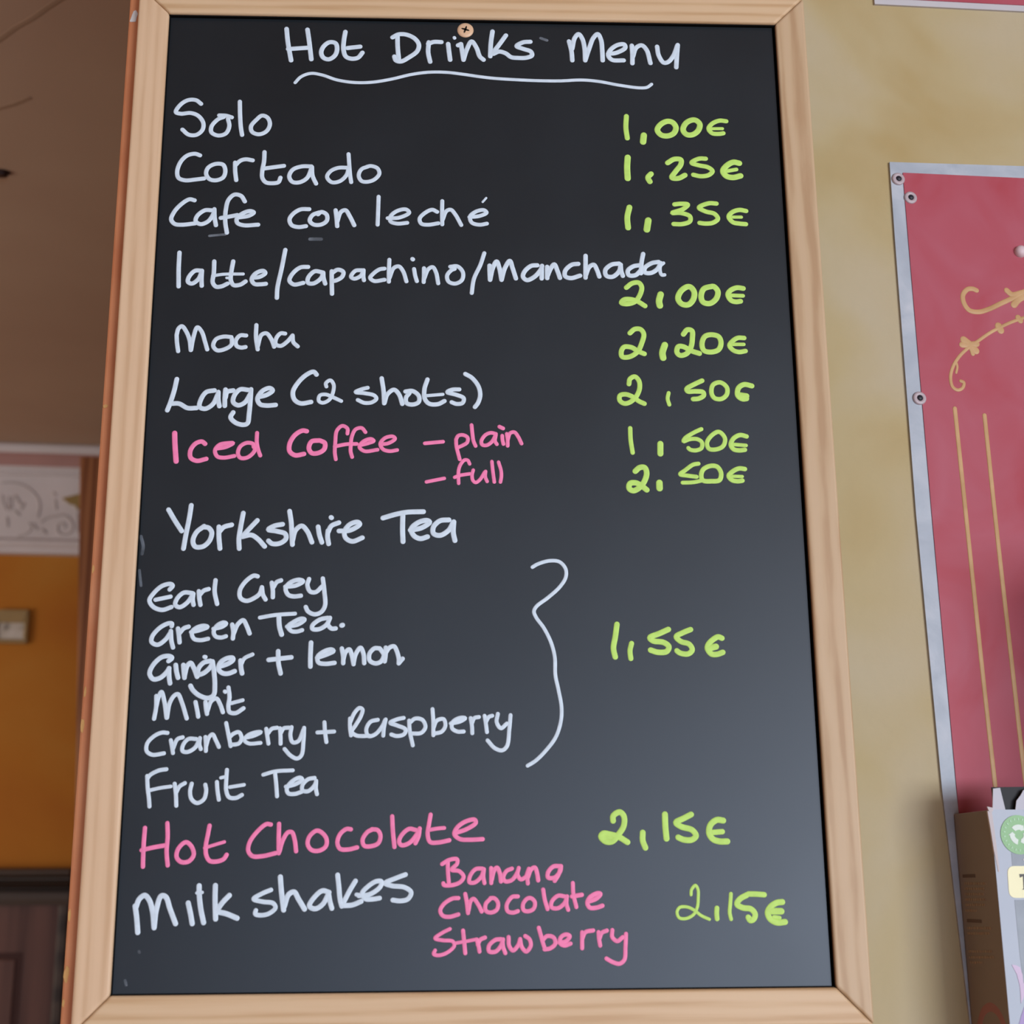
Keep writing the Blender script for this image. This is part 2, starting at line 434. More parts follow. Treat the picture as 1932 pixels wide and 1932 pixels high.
pic = empty('picture', BACK0, PSI)
tag(pic, 'small gilt-framed picture hung high on the orange far wall', 'picture')
bm = bmesh.new()
px0, px1, pz0, pz1 = -0.60, -0.5215, 2.5808, 2.6696
qx0, qx1, qz0, qz1 = -0.594, -0.531, 2.5917, 2.6346
for q in ([(px0, pz0), (px1, pz0), (qx1, qz0), (qx0, qz0)], [(px1, pz0), (px1, pz1), (qx1, qz1), (qx1, qz0)],
          [(px1, pz1), (px0, pz1), (qx0, qz1), (qx1, qz1)], [(px0, pz1), (px0, pz0), (qx0, qz0), (qx0, qz1)]):
    add_prism(bm, q, -0.016, 0.0)
bevel(mesh_obj('picture_frame', bm, flat('gilt_frame', (0.33, 0.225, 0.09), 0.4, 0.5), pic), 0.003)
bm = bmesh.new(); add_box(bm, qx0 - 0.004, qx1 + 0.004, -0.011, 0.0, qz0 - 0.004, qz1 + 0.004)
mesh_obj('print', bm, mottled('faded_print', [(0.35, (0.12, 0.10, 0.08)), (0.5, (0.5, 0.45, 0.38)), (0.7, (0.6, 0.56, 0.5))], 22, 3, 0.5, 0.5), pic)

# salmon column that carries the board
bm = bmesh.new(); add_box(bm, -0.3252, 0.2875, 0.013, 0.135, 0.0, CEIL)
col = structure(bevel(mesh_obj('trim_2', bm, m_salmon), 0.002), 'salmon painted column behind the chalkboard')
m_chip = flat('chipped_plaster', (0.56, 0.32, 0.12), 0.9, 0.1)
m_dab = flat('white_filler', (0.60, 0.60, 0.58), 0.7, 0.3)
random.seed(3)


def add_chip(bm, cx, cz, w, h, y, rot=0.0):
    n = 11
    pts = []
    for i in range(n):
        a = 2 * math.pi * i / n
        k = 0.75 + 0.5 * random.random()
        px, pz = w * k * math.cos(a), h * k * math.sin(a)
        pts.append((cx + px * math.cos(rot) - pz * math.sin(rot), cz + px * math.sin(rot) + pz * math.cos(rot)))
    add_prism(bm, pts, y - 0.0006, y + 0.001)


bm = bmesh.new(); add_chip(bm, -0.3202, 2.7475, 0.0030, 0.0068, 0.013, -0.25)
mesh_obj('filler_dab', bm, m_dab, col)['label'] = 'white dab of filler'
for cx, cz, w, h in ((-0.3185, 1.890, 0.0020, 0.0062), (-0.3192, 2.085, 0.0014, 0.0058), (-0.3190, 2.112, 0.0010, 0.004),
                     (-0.3192, 1.935, 0.0010, 0.0045), (-0.3180, 2.361, 0.0022, 0.0015), (-0.3192, 2.216, 0.001, 0.0035), (-0.3192, 1.868, 0.001, 0.003)):
    bm = bmesh.new(); add_chip(bm, cx - 0.004, cz, w, h, 0.013)
    mesh_obj('paint_chip', bm, m_chip, col)

# ------------------------------------------------------------------ the chalkboard
W = 0.57
RAIL = 0.0287
SURF = 0.006
board = empty('chalkboard', (0, 0, ZC))
tag(board, 'large black chalkboard in a pine frame listing hot drinks and prices', 'chalkboard')

m_board, nt, b = base_mat('blackboard_paint', 0.42, 0.60)
b.inputs['Specular Tint'].default_value = (0.88, 0.94, 1.03, 1)
tc = nt.nodes.new('ShaderNodeTexCoord')
n1 = nt.nodes.new('ShaderNodeTexNoise'); n1.inputs['Scale'].default_value = 7; n1.inputs['Detail'].default_value = 5
nt.links.new(tc.outputs['Object'], n1.inputs['Vector'])
r1 = nt.nodes.new('ShaderNodeValToRGB')
r1.color_ramp.elements[0].position = 0.35; r1.color_ramp.elements[0].color = (0.0035, 0.0065, 0.0085, 1)
r1.color_ramp.elements[1].position = 0.75; r1.color_ramp.elements[1].color = (0.0060, 0.0100, 0.0130, 1)
nt.links.new(n1.outputs['Fac'], r1.inputs['Fac'])
nt.links.new(r1.outputs['Color'], b.inputs['Base Color'])
mr = nt.nodes.new('ShaderNodeMapRange'); mr.inputs[3].default_value = 0.39; mr.inputs[4].default_value = 0.46
nt.links.new(n1.outputs['Fac'], mr.inputs[0]); nt.links.new(mr.outputs[0], b.inputs['Roughness'])

bm = bmesh.new(); add_box(bm, -W / 2 - 0.0, W / 2 - 0.0022, SURF, SURF + 0.004, -H / 2 + 0.0005, H / 2 - 0.0005)
mesh_obj('writing_surface', bm, m_board, board)
bm = bmesh.new(); add_box(bm, -W / 2 - 0.012, W / 2 + 0.012, SURF + 0.004, SURF + 0.0066, -H / 2 - 0.012, H / 2 + 0.012)
mesh_obj('backing_sheet', bm, flat('black_backing', (0.004, 0.004, 0.004), 0.9, 0.1), board)
m_lip = flat('gap_shade_strip', (0.006, 0.006, 0.006), 0.9, 0.05)
iw, ih, ow, oh = W / 2, H / 2, W / 2 + RAIL, H / 2 + RAIL
G = 0.0003
rails = (
    ([(-iw, -ih + G), (-iw, ih - G), (-ow, oh - G), (-ow, -oh + G)], m_pine_v, 'frame_side', 'left pine upright of the frame with straight grain'),
    ([(iw, ih - G), (iw, -ih + 0.0006), (ow, -oh + 0.0003), (ow, oh - G)], m_pine_r, 'frame_side', 'right pine upright of the frame with arched grain'),
    ([(-iw, ih), (iw, ih), (ow, oh), (-ow, oh)], m_pine_h, 'frame_rail', 'top pine rail of the frame'),
    ([(iw, -ih), (-iw, -ih), (-ow, -oh), (ow, -oh)], m_pine_h, 'frame_rail', 'bottom pine rail of the frame'),
)
for pts, mat, nm, lab in rails:
    bm = bmesh.new()
    add_prism(bm, pts, 0.0, 0.0128)
    o = bevel(mesh_obj(nm, bm, mat, board), 0.0024, 4)
    o['label'] = lab
# thin black strips between frame and panel, gap shade put into their colour
bm = bmesh.new()
add_box(bm, -iw, -iw + 0.0007, 0.003, SURF + 0.002, -ih, ih)
add_box(bm, iw - 0.0006, iw, 0.0035, SURF + 0.004, -ih, ih)
add_box(bm, -iw, iw, 0.003, SURF + 0.002, ih - 0.0012, ih)
add_box(bm, -iw, iw, 0.0035, SURF + 0.002, -ih, -ih + 0.0008)
mesh_obj('gap_shade_strip', bm, m_lip, board)['label'] = 'black inner edge, shade of the gap between frame and panel as colour'

# screw through the top of the panel
sx, sz = SCREW
bm = bmesh.new()
add_lathe(bm, [(0.0, 0.0012), (0.0022, 0.0013), (0.0055, 0.0011), (0.0074, 0.0005), (0.0077, 0.0), (0.0077, -0.001)], sx, sz, 36, SURF)
scr = mesh_obj('screw_head', bm, flat('pink_gold_zinc', (0.72, 0.47, 0.29), 0.42, 0.5, 0.0), board, smooth=True)
scr['label'] = 'round brass-coloured screw head near the top edge'
bm = bmesh.new()
for k in range(4):
    a = math.radians(-18 + 90 * k)
    ca, sa = math.cos(a), math.sin(a)
    q = [(0.0, -0.0009), (0.0028, -0.0008), (0.0041, 0.0), (0.0028, 0.0008), (0.0, 0.0009)]
    add_prism(bm, [(sx + p[0] * ca - p[1] * sa, sz + p[0] * sa + p[1] * ca) for p in q], SURF - 0.00150, SURF - 0.0009)
mesh_obj('cross_recess_shade', bm, flat('recess_shade', (0.02, 0.014, 0.008), 0.7, 0.2), scr)  # raised dark cross, shade of the recess put into its colour

# handwriting: every line of paint-marker writing is a raised bead on the panel
INK = {}
for key, c in (('white', (0.65, 0.765, 0.855)), ('pink', (0.92, 0.235, 0.45)), ('green', (0.52, 0.80, 0.165))):
    INK[key] = mottled('marker_' + key, [(0.32, [v * 0.9 for v in c]), (0.62, c)], 140, 2, 0.55, 0.3)
WRITING = [
    ('heading_lettering', 'white handwritten heading word Hot', 'white',
     '22:-1765,4239 -1748,4097 -1713,3907;22:-1570,4235 -1551,4113 -1526,3922;22:-1743,4026 -1544,4045;22:-1306,4096 -1362,4105 -1417,4057 -1436,3993 -1414,3941 -1363,3925 -1308,3966 -1289,4036 -1306,4096;22:-1216,4218 -1228,4125 -1229,4026 -1206,3957 -1154,3935 -1093,3947 -1053,4000;22:-1192,4047 -1075,4064'),
    ('heading_lettering', 'white handwritten heading word Drinks', 'white',
     '22:-728,4175 -724,4059 -713,3943;22:-774,4168 -718,4201 -646,4200 -568,4161 -527,4097 -541,4027 -613,3962 -694,3914 -740,3925 -754,3965;22:-434,4122 -439,4017 -420,3916;22:-439,4105 -388,4127 -316,4127;22:-252,4108 -243,4021 -233,3940;17:-194,4176 -192,4171;22:-159,4095 -132,4109;22:-132,4109 -108,3942;22:-108,3942 -79,4047 -32,4139 14,4072 45,3980 80,3946;22:165,4249 149,4122 143,3984;22:291,4209 221,4100 158,4011;22:174,4011 225,4036 287,4019 339,3979 400,3972 483,3976 535,4001 525,4041 453,4069 391,4097 454,4139 521,4146'),
    ('heading_lettering', 'white handwritten heading word Menu', 'white',
     '22:887,4157 908,4054 914,3955;22:915,4078 942,4195 979,4237 1014,4185 1033,4080 1036,3957;22:1036,3957 1075,4081 1119,4199 1161,4241 1191,4177 1199,4071 1201,3960;22:1255,4031 1333,4044 1418,4099 1409,4134 1346,4127 1277,4073 1255,4014 1290,3968 1399,3964;22:1481,4123 1484,4030 1481,3934;22:1488,4006 1522,4101 1575,4128 1620,4079 1652,3939;22:1721,4116 1733,4023 1777,3947 1819,3954 1874,4025 1914,4132;22:1918,4138 1905,4014 1895,3899'),
    ('heading_underline', 'wavy white underline', 'white',
     '16:-1668,3675 -1617,3736 -1527,3774 -1425,3760 -1282,3710 -1119,3686 -956,3692 -783,3726 -590,3780 -427,3806 -263,3807 -120,3791 54,3766 172,3753 326,3744 583,3735 788,3736 995,3749 1149,3738 1354,3700 1540,3676 1612,3683 1655,3716'),
    ('drink_lettering', 'white handwritten word Solo', 'white',
     '20:-2522,3440 -2569,3477 -2639,3478 -2707,3432 -2748,3352 -2702,3336 -2612,3345 -2541,3316 -2493,3244 -2499,3171 -2552,3122 -2621,3124 -2679,3174;20:-2311,3308 -2360,3285 -2416,3211 -2414,3150 -2352,3119 -2284,3141 -2255,3214 -2270,3290;20:-2351,3325 -2291,3323 -2236,3306;20:-2169,3469 -2162,3339 -2149,3204 -2135,3128;20:-1961,3329 -2009,3287 -2057,3217 -2045,3161 -1984,3137 -1915,3169 -1886,3242 -1910,3309 -1961,3329'),
    ('drink_lettering', 'white handwritten word Cortado', 'white',
     '20:-2507,2915 -2553,2931 -2621,2913 -2677,2851 -2705,2752 -2689,2686 -2628,2663 -2540,2672 -2460,2684;20:-2295,2824 -2360,2832 -2427,2794 -2444,2733 -2412,2679 -2352,2667 -2289,2697 -2272,2763 -2295,2824;20:-2187,2847 -2183,2759 -2170,2671;20:-2183,2820 -2143,2865 -2094,2882 -2029,2872;20:-1925,2957 -1926,2862 -1938,2774 -1935,2697 -1902,2653 -1837,2645 -1788,2657 -1772,2701;20:-1931,2790 -1843,2805 -1744,2821;20:-1495,2819 -1584,2817 -1663,2783 -1693,2716 -1664,2662 -1600,2657 -1531,2702 -1490,2813;20:-1490,2813 -1482,2725 -1448,2646;19:-1170,2811 -1255,2807 -1323,2770 -1350,2714 -1306,2662 -1232,2675 -1173,2739 -1155,2822;19:-1160,2948 -1150,2828 -1141,2734 -1130,2665;19:-980,2825 -1040,2796 -1063,2732 -1038,2680 -993,2670 -923,2693 -876,2754 -895,2809 -955,2831 -990,2823'),
    ('drink_lettering', 'white handwritten word Cafe of the Cafe con leche line', 'white',
     '20:-2535,2465 -2580,2475 -2646,2431 -2711,2349 -2734,2273 -2700,2230 -2636,2223 -2519,2238;20:-2378,2369 -2437,2368 -2503,2313 -2515,2259 -2470,2231 -2403,2261 -2358,2342 -2354,2380;20:-2354,2380 -2348,2299 -2333,2222;20:-2084,2460 -2119,2514 -2179,2527 -2231,2474 -2251,2376 -2251,2257 -2232,2150;20:-2292,2294 -2228,2306 -2146,2325;20:-2130,2302 -2042,2319 -1999,2352 -2034,2366 -2102,2340 -2149,2291 -2143,2248 -2088,2225 -1956,2232'),
    ('drink_lettering', 'white handwritten word con of the Cafe con leche line', 'white',
     '20:-1503,2391 -1582,2387 -1649,2340 -1677,2286 -1656,2232 -1596,2213 -1528,2223;20:-1413,2360 -1472,2332 -1495,2277 -1459,2240 -1390,2241 -1342,2279 -1345,2339 -1393,2365 -1422,2341;20:-1265,2383 -1254,2302 -1247,2226;20:-1248,2270 -1216,2368 -1176,2385 -1136,2325 -1094,2237'),
    ('drink_lettering', 'white handwritten word leche of the Cafe con leche line', 'white',
     '19:-879,2523 -881,2392 -884,2245;19:-793,2311 -689,2318 -600,2368 -630,2400 -710,2383 -769,2328 -768,2279 -708,2258 -617,2267;19:-347,2379 -392,2400 -461,2364 -505,2309 -490,2261 -431,2250 -336,2266;19:-301,2487 -302,2366 -300,2255;19:-297,2301 -262,2389 -223,2402 -183,2357 -128,2251;19:-53,2331 37,2343 102,2377 77,2402 7,2387 -48,2337 -33,2277 36,2256 104,2268;11:67,2483 99,2523'),
    ('drink_lettering', 'white handwritten words latte, capachino and Manchada between slashes', 'white',
     '20:-2644,1951 -2643,1791 -2635,1625;20:-2439,1778 -2497,1777 -2548,1718 -2555,1671 -2520,1653 -2464,1698 -2439,1767;20:-2437,1778 -2437,1698 -2432,1633;20:-2332,1869 -2331,1752 -2337,1668 -2306,1626 -2258,1629 -2206,1656;15:-2340,1729 -2253,1745 -2071,1750;20:-2164,1871 -2177,1765 -2178,1691 -2152,1643 -2094,1647 -2047,1679;13:-2215,1711 -2179,1710;20:-1990,1714 -1922,1725 -1875,1762 -1895,1783 -1962,1756 -1994,1698 -1968,1656 -1910,1653 -1867,1658;20:-1705,1988 -1731,1812 -1763,1621 -1765,1524;20:-1497,1825 -1565,1819 -1632,1760 -1659,1691 -1619,1654 -1536,1670;20:-1373,1775 -1437,1783 -1494,1719 -1493,1671 -1444,1666 -1377,1720 -1361,1771;20:-1361,1771 -1357,1720 -1341,1665;20:-1286,1785 -1283,1679 -1278,1568;20:-1285,1766 -1232,1801 -1183,1780 -1192,1733 -1250,1695 -1279,1692;19:-1016,1798 -1075,1792 -1113,1733 -1083,1715 -1025,1745 -1002,1798;19:-1002,1793 -1003,1735 -997,1701;19:-816,1816 -860,1808 -918,1762 -942,1725 -907,1695 -814,1708;19:-773,1902 -776,1790 -775,1689;19:-770,1726 -732,1823 -688,1839 -649,1792 -618,1694;19:-551,1814 -540,1750 -525,1697;20:-566,1912 -562,1908;19:-462,1823 -462,1751 -464,1689;19:-461,1719 -423,1815 -384,1835 -354,1784 -334,1678;19:-226,1841 -162,1845 -113,1787 -122,1712 -181,1677 -240,1695 -255,1753 -216,1807 -187,1820;19:80,1976 45,1863 -14,1724 -34,1588;21:127,1855 128,1789 131,1717;21:131,1717 156,1832 191,1897 215,1833 234,1718;21:234,1718 265,1833 310,1904 334,1834 363,1733;21:557,1863 503,1857 443,1803 427,1750 461,1718 531,1751 591,1826 600,1858;21:597,1853 596,1783 595,1735;21:646,1848 645,1739;21:645,1752 681,1838 711,1874 740,1806 760,1742;21:928,1881 870,1872 809,1812 808,1759 857,1741 942,1766;21:996,1960 994,1863 991,1747;21:992,1766 1028,1852 1069,1874 1097,1821 1116,1759;21:1298,1888 1228,1876 1172,1822 1180,1768 1235,1758 1296,1812 1313,1877;21:1312,1872 1316,1813 1329,1768;21:1477,1873 1427,1862 1376,1819 1384,1776 1444,1776 1495,1825;21:1520,1985 1503,1901 1494,1795;21:1658,1908 1597,1896 1531,1847 1530,1804 1584,1799 1645,1838 1677,1897;17:1702,1897 1674,1870 1669,1816 1683,1781 1708,1782'),
    ('drink_lettering', 'white handwritten word Mocha', 'white',
     '19:-2629,1164 -2622,1092 -2608,1012;19:-2629,1164 -2615,1226 -2587,1247 -2546,1196 -2513,1114 -2499,1023;19:-2497,1023 -2481,1145 -2452,1238 -2412,1197 -2379,1104 -2356,1030;19:-2151,1148 -2218,1152 -2284,1126 -2305,1064 -2270,1023 -2204,1034 -2148,1075 -2146,1135;19:-2022,1164 -2075,1164 -2111,1112 -2100,1065 -2061,1050 -2023,1056;19:-1936,1263 -1935,1149 -1916,1034;19:-1917,1062 -1888,1171 -1845,1186 -1800,1130 -1773,1060;19:-1681,1185 -1720,1187 -1757,1141 -1760,1084 -1716,1069 -1660,1110 -1615,1168;19:-1615,1168 -1607,1106 -1567,1065'),
    ('drink_lettering', 'white handwritten word Large of the Large (2 shots) line', 'white',
     '21:-2606,752 -2622,653 -2649,541 -2673,466;21:-2642,526 -2577,527 -2500,487 -2423,488;21:-2276,650 -2346,634 -2390,563 -2397,498 -2349,481 -2284,524 -2246,613;21:-2242,635 -2239,564 -2227,506;21:-2181,658 -2183,585 -2181,509;21:-2178,585 -2166,637 -2114,651;21:-1986,657 -2053,661 -2099,611 -2110,545 -2066,515 -2010,540 -1966,616;21:-1960,662 -1962,556 -1968,435 -1979,350 -2012,337 -2079,354 -2126,404 -2106,449;21:-1894,592 -1823,612 -1772,653 -1797,675 -1862,647 -1901,576 -1877,526 -1820,514 -1742,520'),
    ('drink_lettering', 'white handwritten word (2 of the Large (2 shots) line', 'white',
     '21:-1395,803 -1420,829 -1476,806 -1551,731 -1596,639 -1579,568 -1526,536 -1436,549;17:-1306,692 -1312,722 -1274,751 -1244,713 -1247,641 -1279,570 -1336,542 -1369,560 -1361,610 -1309,619 -1251,596 -1174,559'),
    ('drink_lettering', 'white handwritten word shots) of the Large (2 shots) line', 'white',
     '18:-946,684 -1003,668 -1051,643 -974,633 -888,613 -868,583 -906,550 -972,544 -1030,570;20:-825,772 -807,655 -800,541;20:-798,543 -773,624 -716,667 -672,625 -642,536;20:-615,651 -553,656 -499,611 -499,555 -551,531 -604,544 -610,595 -581,636;20:-424,764 -449,677 -446,586 -408,540 -331,536 -274,565;15:-427,614 -288,627;19:-144,674 -207,671 -250,648 -168,623 -106,593 -115,549 -168,539 -211,555;20:-91,818 -33,782 25,701 39,619 19,548 -7,512'),
    ('drink_lettering', 'pink handwritten word Iced of the Iced Coffee line', 'pink',
     '23:-2599,257 -2591,152 -2574,4;20:-2334,162 -2363,183 -2418,163 -2457,99 -2450,35 -2397,9 -2318,27;18:-2238,119 -2154,135 -2095,170 -2137,170 -2211,154 -2247,105 -2226,50 -2169,38 -2080,54;18:-1917,136 -1925,164 -1977,173 -2032,140 -2050,76 -2028,38 -1972,39 -1917,86 -1896,146;18:-1893,263 -1892,176 -1876,106 -1858,59'),
    ('drink_lettering', 'pink handwritten word Coffee of the Iced Coffee line', 'pink',
     '21:-1466,281 -1500,287 -1565,247 -1609,167 -1607,98 -1559,63 -1484,75;21:-1355,198 -1421,188 -1443,128 -1418,84 -1362,84 -1311,119 -1307,174 -1346,196;17:-1114,261 -1115,307 -1159,332 -1205,289 -1217,179 -1219,90 -1209,28;17:-1221,144 -1117,165 -1032,168;17:-958,275 -992,313 -1044,300 -1076,230 -1082,160 -1083,100 -1069,49;17:-1005,155 -928,176 -885,196 -910,214 -976,190 -1008,140 -964,103 -851,116;17:-828,166 -757,176 -701,217 -720,237 -786,224 -828,171 -804,121 -747,104 -682,114'),
    ('drink_lettering', 'pink handwritten word plain after a dash', 'pink',
     '17:-442,176 -285,192;17:-172,214 -169,154 -153,83 -140,33;17:-172,212 -154,246 -112,254 -72,231 -75,187 -112,160 -148,143;17:-37,345 -30,270 -20,199 -2,154;17:175,266 130,275 83,254 48,199 56,166 93,161 140,194 173,255;17:175,259 167,200 183,171;17:230,249 232,211 240,173;18:207,331 238,316;17:270,266 277,211 277,157;17:277,206 299,272 336,282 367,245 398,178'),
    ('drink_lettering', 'pink handwritten word full after a dash', 'pink',
     '16:-426,-172 -346,-155 -273,-140;16:-54,-9 -70,23 -96,27 -127,-5 -148,-59 -151,-125 -149,-184;16:-183,-130 -143,-114 -54,-98;16:-23,-65 -33,-108 -26,-157 -2,-176 34,-151 76,-83;16:84,-76 81,-124 97,-166;16:139,13 147,-74 159,-171;16:197,8 218,-69 220,-123 212,-171'),
    ('drink_lettering', 'white handwritten word Yorkshire of the Yorkshire Tea line', 'white',
     '21:-2615,-427 -2562,-514 -2496,-613;21:-2426,-388 -2437,-499 -2458,-644 -2473,-766;21:-2309,-571 -2371,-624 -2397,-701 -2375,-749 -2310,-748 -2257,-696 -2242,-624 -2272,-584 -2309,-578;21:-2184,-576 -2180,-662 -2167,-765;21:-2178,-619 -2142,-578 -2077,-558;21:-1983,-455 -1999,-566 -2011,-681 -2005,-765;21:-1862,-519 -1920,-585 -1982,-657;21:-1982,-662 -1908,-647 -1852,-681 -1792,-746;21:-1647,-552 -1717,-567 -1766,-599 -1696,-613 -1621,-637 -1615,-680 -1665,-719 -1730,-722 -1761,-698;21:-1591,-437 -1574,-536 -1566,-642 -1558,-730;21:-1559,-699 -1534,-603 -1484,-566 -1436,-613 -1394,-709;21:-1345,-574 -1333,-641 -1310,-710;21:-1237,-491 -1233,-494;21:-1260,-607 -1263,-660 -1252,-723;21:-1260,-622 -1233,-566 -1170,-537;21:-1167,-610 -1074,-604 -991,-549 -1010,-531 -1075,-551 -1120,-612 -1110,-670 -1053,-701 -968,-669'),
    ('drink_lettering', 'white handwritten word Tea of the Yorkshire Tea line', 'white',
     '22:-795,-495 -683,-461 -589,-443 -450,-438;22:-626,-470 -627,-591 -622,-702;22:-560,-601 -466,-581 -396,-530 -420,-515 -495,-535 -553,-591 -531,-649 -475,-676 -414,-659;22:-232,-510 -307,-518 -363,-572 -363,-630 -307,-647 -232,-600 -194,-529;22:-190,-527 -194,-620 -180,-692'),
    ('drink_lettering', 'white handwritten word Earl of the Earl Grey line', 'white',
     '19:-2570,-1119 -2546,-1087 -2563,-1072 -2635,-1089 -2704,-1155 -2733,-1211 -2698,-1267 -2624,-1293 -2548,-1269;18:-2683,-1207 -2559,-1180;19:-2381,-1150 -2450,-1146 -2502,-1193 -2517,-1249 -2480,-1270 -2418,-1230 -2376,-1164;19:-2372,-1155 -2374,-1211 -2365,-1250;19:-2327,-1134 -2320,-1192 -2308,-1250;19:-2317,-1164 -2286,-1129 -2246,-1115;19:-2192,-1040 -2195,-1136 -2170,-1242'),
    ('drink_lettering', 'white handwritten word Grey of the Earl Grey line', 'white',
     '19:-1841,-1006 -1870,-999 -1933,-1042 -1985,-1127 -1977,-1192 -1926,-1216 -1863,-1192 -1819,-1155 -1802,-1100;19:-1802,-1100 -1791,-1164 -1768,-1204;19:-1721,-1061 -1710,-1127 -1708,-1185;19:-1706,-1100 -1680,-1056 -1644,-1040;19:-1605,-1094 -1518,-1084 -1459,-1048 -1492,-1035 -1565,-1058 -1603,-1108 -1580,-1164 -1534,-1178 -1474,-1172;19:-1409,-1029 -1422,-1079 -1397,-1136 -1351,-1141 -1297,-1091;19:-1294,-1024 -1278,-1136 -1270,-1258 -1301,-1312 -1355,-1331 -1411,-1305 -1430,-1269'),
    ('drink_lettering', 'white handwritten word Green of the Green Tea line', 'white',
     '19:-2537,-1430 -2536,-1409 -2564,-1407 -2634,-1444 -2693,-1518 -2695,-1564 -2645,-1587 -2584,-1545 -2542,-1481;19:-2542,-1472 -2533,-1555 -2517,-1610;19:-2484,-1451 -2472,-1518 -2465,-1567;19:-2469,-1490 -2435,-1449 -2397,-1435;18:-2374,-1481 -2298,-1463 -2240,-1437 -2272,-1427 -2335,-1446 -2368,-1481 -2349,-1536 -2294,-1549 -2231,-1537;18:-2190,-1453 -2118,-1435 -2087,-1409 -2110,-1400 -2163,-1427 -2188,-1481 -2169,-1518 -2123,-1527 -2085,-1516;19:-2037,-1418 -2025,-1481 -2027,-1535;19:-2024,-1500 -1991,-1416 -1947,-1381 -1918,-1426 -1890,-1493'),
    ('drink_lettering', 'white handwritten word Tea of the Green Tea line', 'white',
     '17:-1809,-1359 -1684,-1337 -1518,-1325;21:-1652,-1354 -1644,-1435 -1624,-1502;18:-1581,-1435 -1490,-1417 -1436,-1375 -1464,-1367 -1527,-1395 -1574,-1435 -1543,-1473 -1497,-1477 -1455,-1465;19:-1244,-1361 -1308,-1375 -1371,-1426 -1370,-1454 -1315,-1457 -1252,-1417 -1226,-1361;19:-1226,-1363 -1241,-1417 -1210,-1452 -1176,-1451;21:-1126,-1425 -1119,-1423'),
    ('drink_lettering', 'white handwritten word Ginger of the Ginger plus lemon line', 'white',
     '20:-2547,-1723 -2520,-1697 -2540,-1683 -2603,-1690 -2671,-1754 -2697,-1827 -2665,-1873 -2611,-1864 -2560,-1818 -2539,-1784;20:-2541,-1784 -2536,-1855 -2526,-1908;20:-2487,-1757 -2478,-1810 -2463,-1862;18:-2253,-1689 -2246,-1691;20:-2424,-1757 -2416,-1819 -2410,-1862;20:-2410,-1846 -2392,-1764 -2366,-1739 -2337,-1782 -2307,-1854;20:-2205,-1723 -2258,-1737 -2297,-1783 -2299,-1835 -2254,-1824 -2202,-1774 -2186,-1737;20:-2186,-1728 -2168,-1828 -2158,-1929 -2165,-2006 -2209,-2031 -2281,-2010 -2337,-1964 -2357,-1930;20:-2135,-1774 -2050,-1742 -2017,-1714 -2021,-1698 -2070,-1702 -2121,-1737 -2134,-1792 -2101,-1824 -2056,-1829 -2001,-1809;20:-1956,-1721 -1949,-1783 -1939,-1827;17:-1950,-1756 -1925,-1703 -1859,-1669'),
    ('drink_lettering', 'white handwritten word plus of the Ginger plus lemon line', 'white',
     '20:-1724,-1715 -1538,-1694;20:-1648,-1643 -1643,-1738 -1622,-1828'),
    ('drink_lettering', 'white handwritten word lemon of the Ginger plus lemon line', 'white',
     '20:-1378,-1571 -1380,-1683 -1378,-1771;19:-1324,-1698 -1236,-1667 -1189,-1641 -1206,-1629 -1268,-1645 -1320,-1690 -1312,-1737 -1257,-1749 -1179,-1741;19:-1121,-1621 -1108,-1690 -1107,-1744;19:-1107,-1714 -1089,-1651 -1059,-1628 -1038,-1675 -1021,-1752;19:-1022,-1745 -1004,-1667 -966,-1614 -942,-1659 -933,-1744;19:-807,-1620 -850,-1620 -891,-1667 -887,-1722 -840,-1746 -794,-1730 -771,-1675 -799,-1628;19:-756,-1614 -756,-1675 -763,-1729;19:-752,-1652 -725,-1614 -687,-1603 -663,-1644 -646,-1707 -646,-1740;19:-646,-1746 -614,-1707'),
    ('drink_lettering', 'white handwritten word Mint', 'white',
     '18:-2632,-2013 -2629,-2108 -2640,-2199;18:-2629,-2108 -2612,-2018 -2592,-1979 -2565,-2054 -2539,-2191;18:-2536,-2191 -2520,-2072 -2487,-2011 -2457,-1998 -2422,-2064 -2375,-2197;18:-2310,-2064 -2294,-2127 -2282,-2183;17:-2074,-1977 -2070,-1980;18:-2229,-2064 -2220,-2127 -2212,-2161;18:-2212,-2145 -2181,-2055 -2141,-2035 -2108,-2083 -2083,-2147;18:-2046,-1945 -2034,-2020 -2040,-2101 -2029,-2146 -1979,-2155 -1916,-2116;16:-2017,-2074 -1925,-2049'),
    ('drink_lettering', 'white handwritten word Cranberry of the Cranberry plus Raspberry line', 'white',
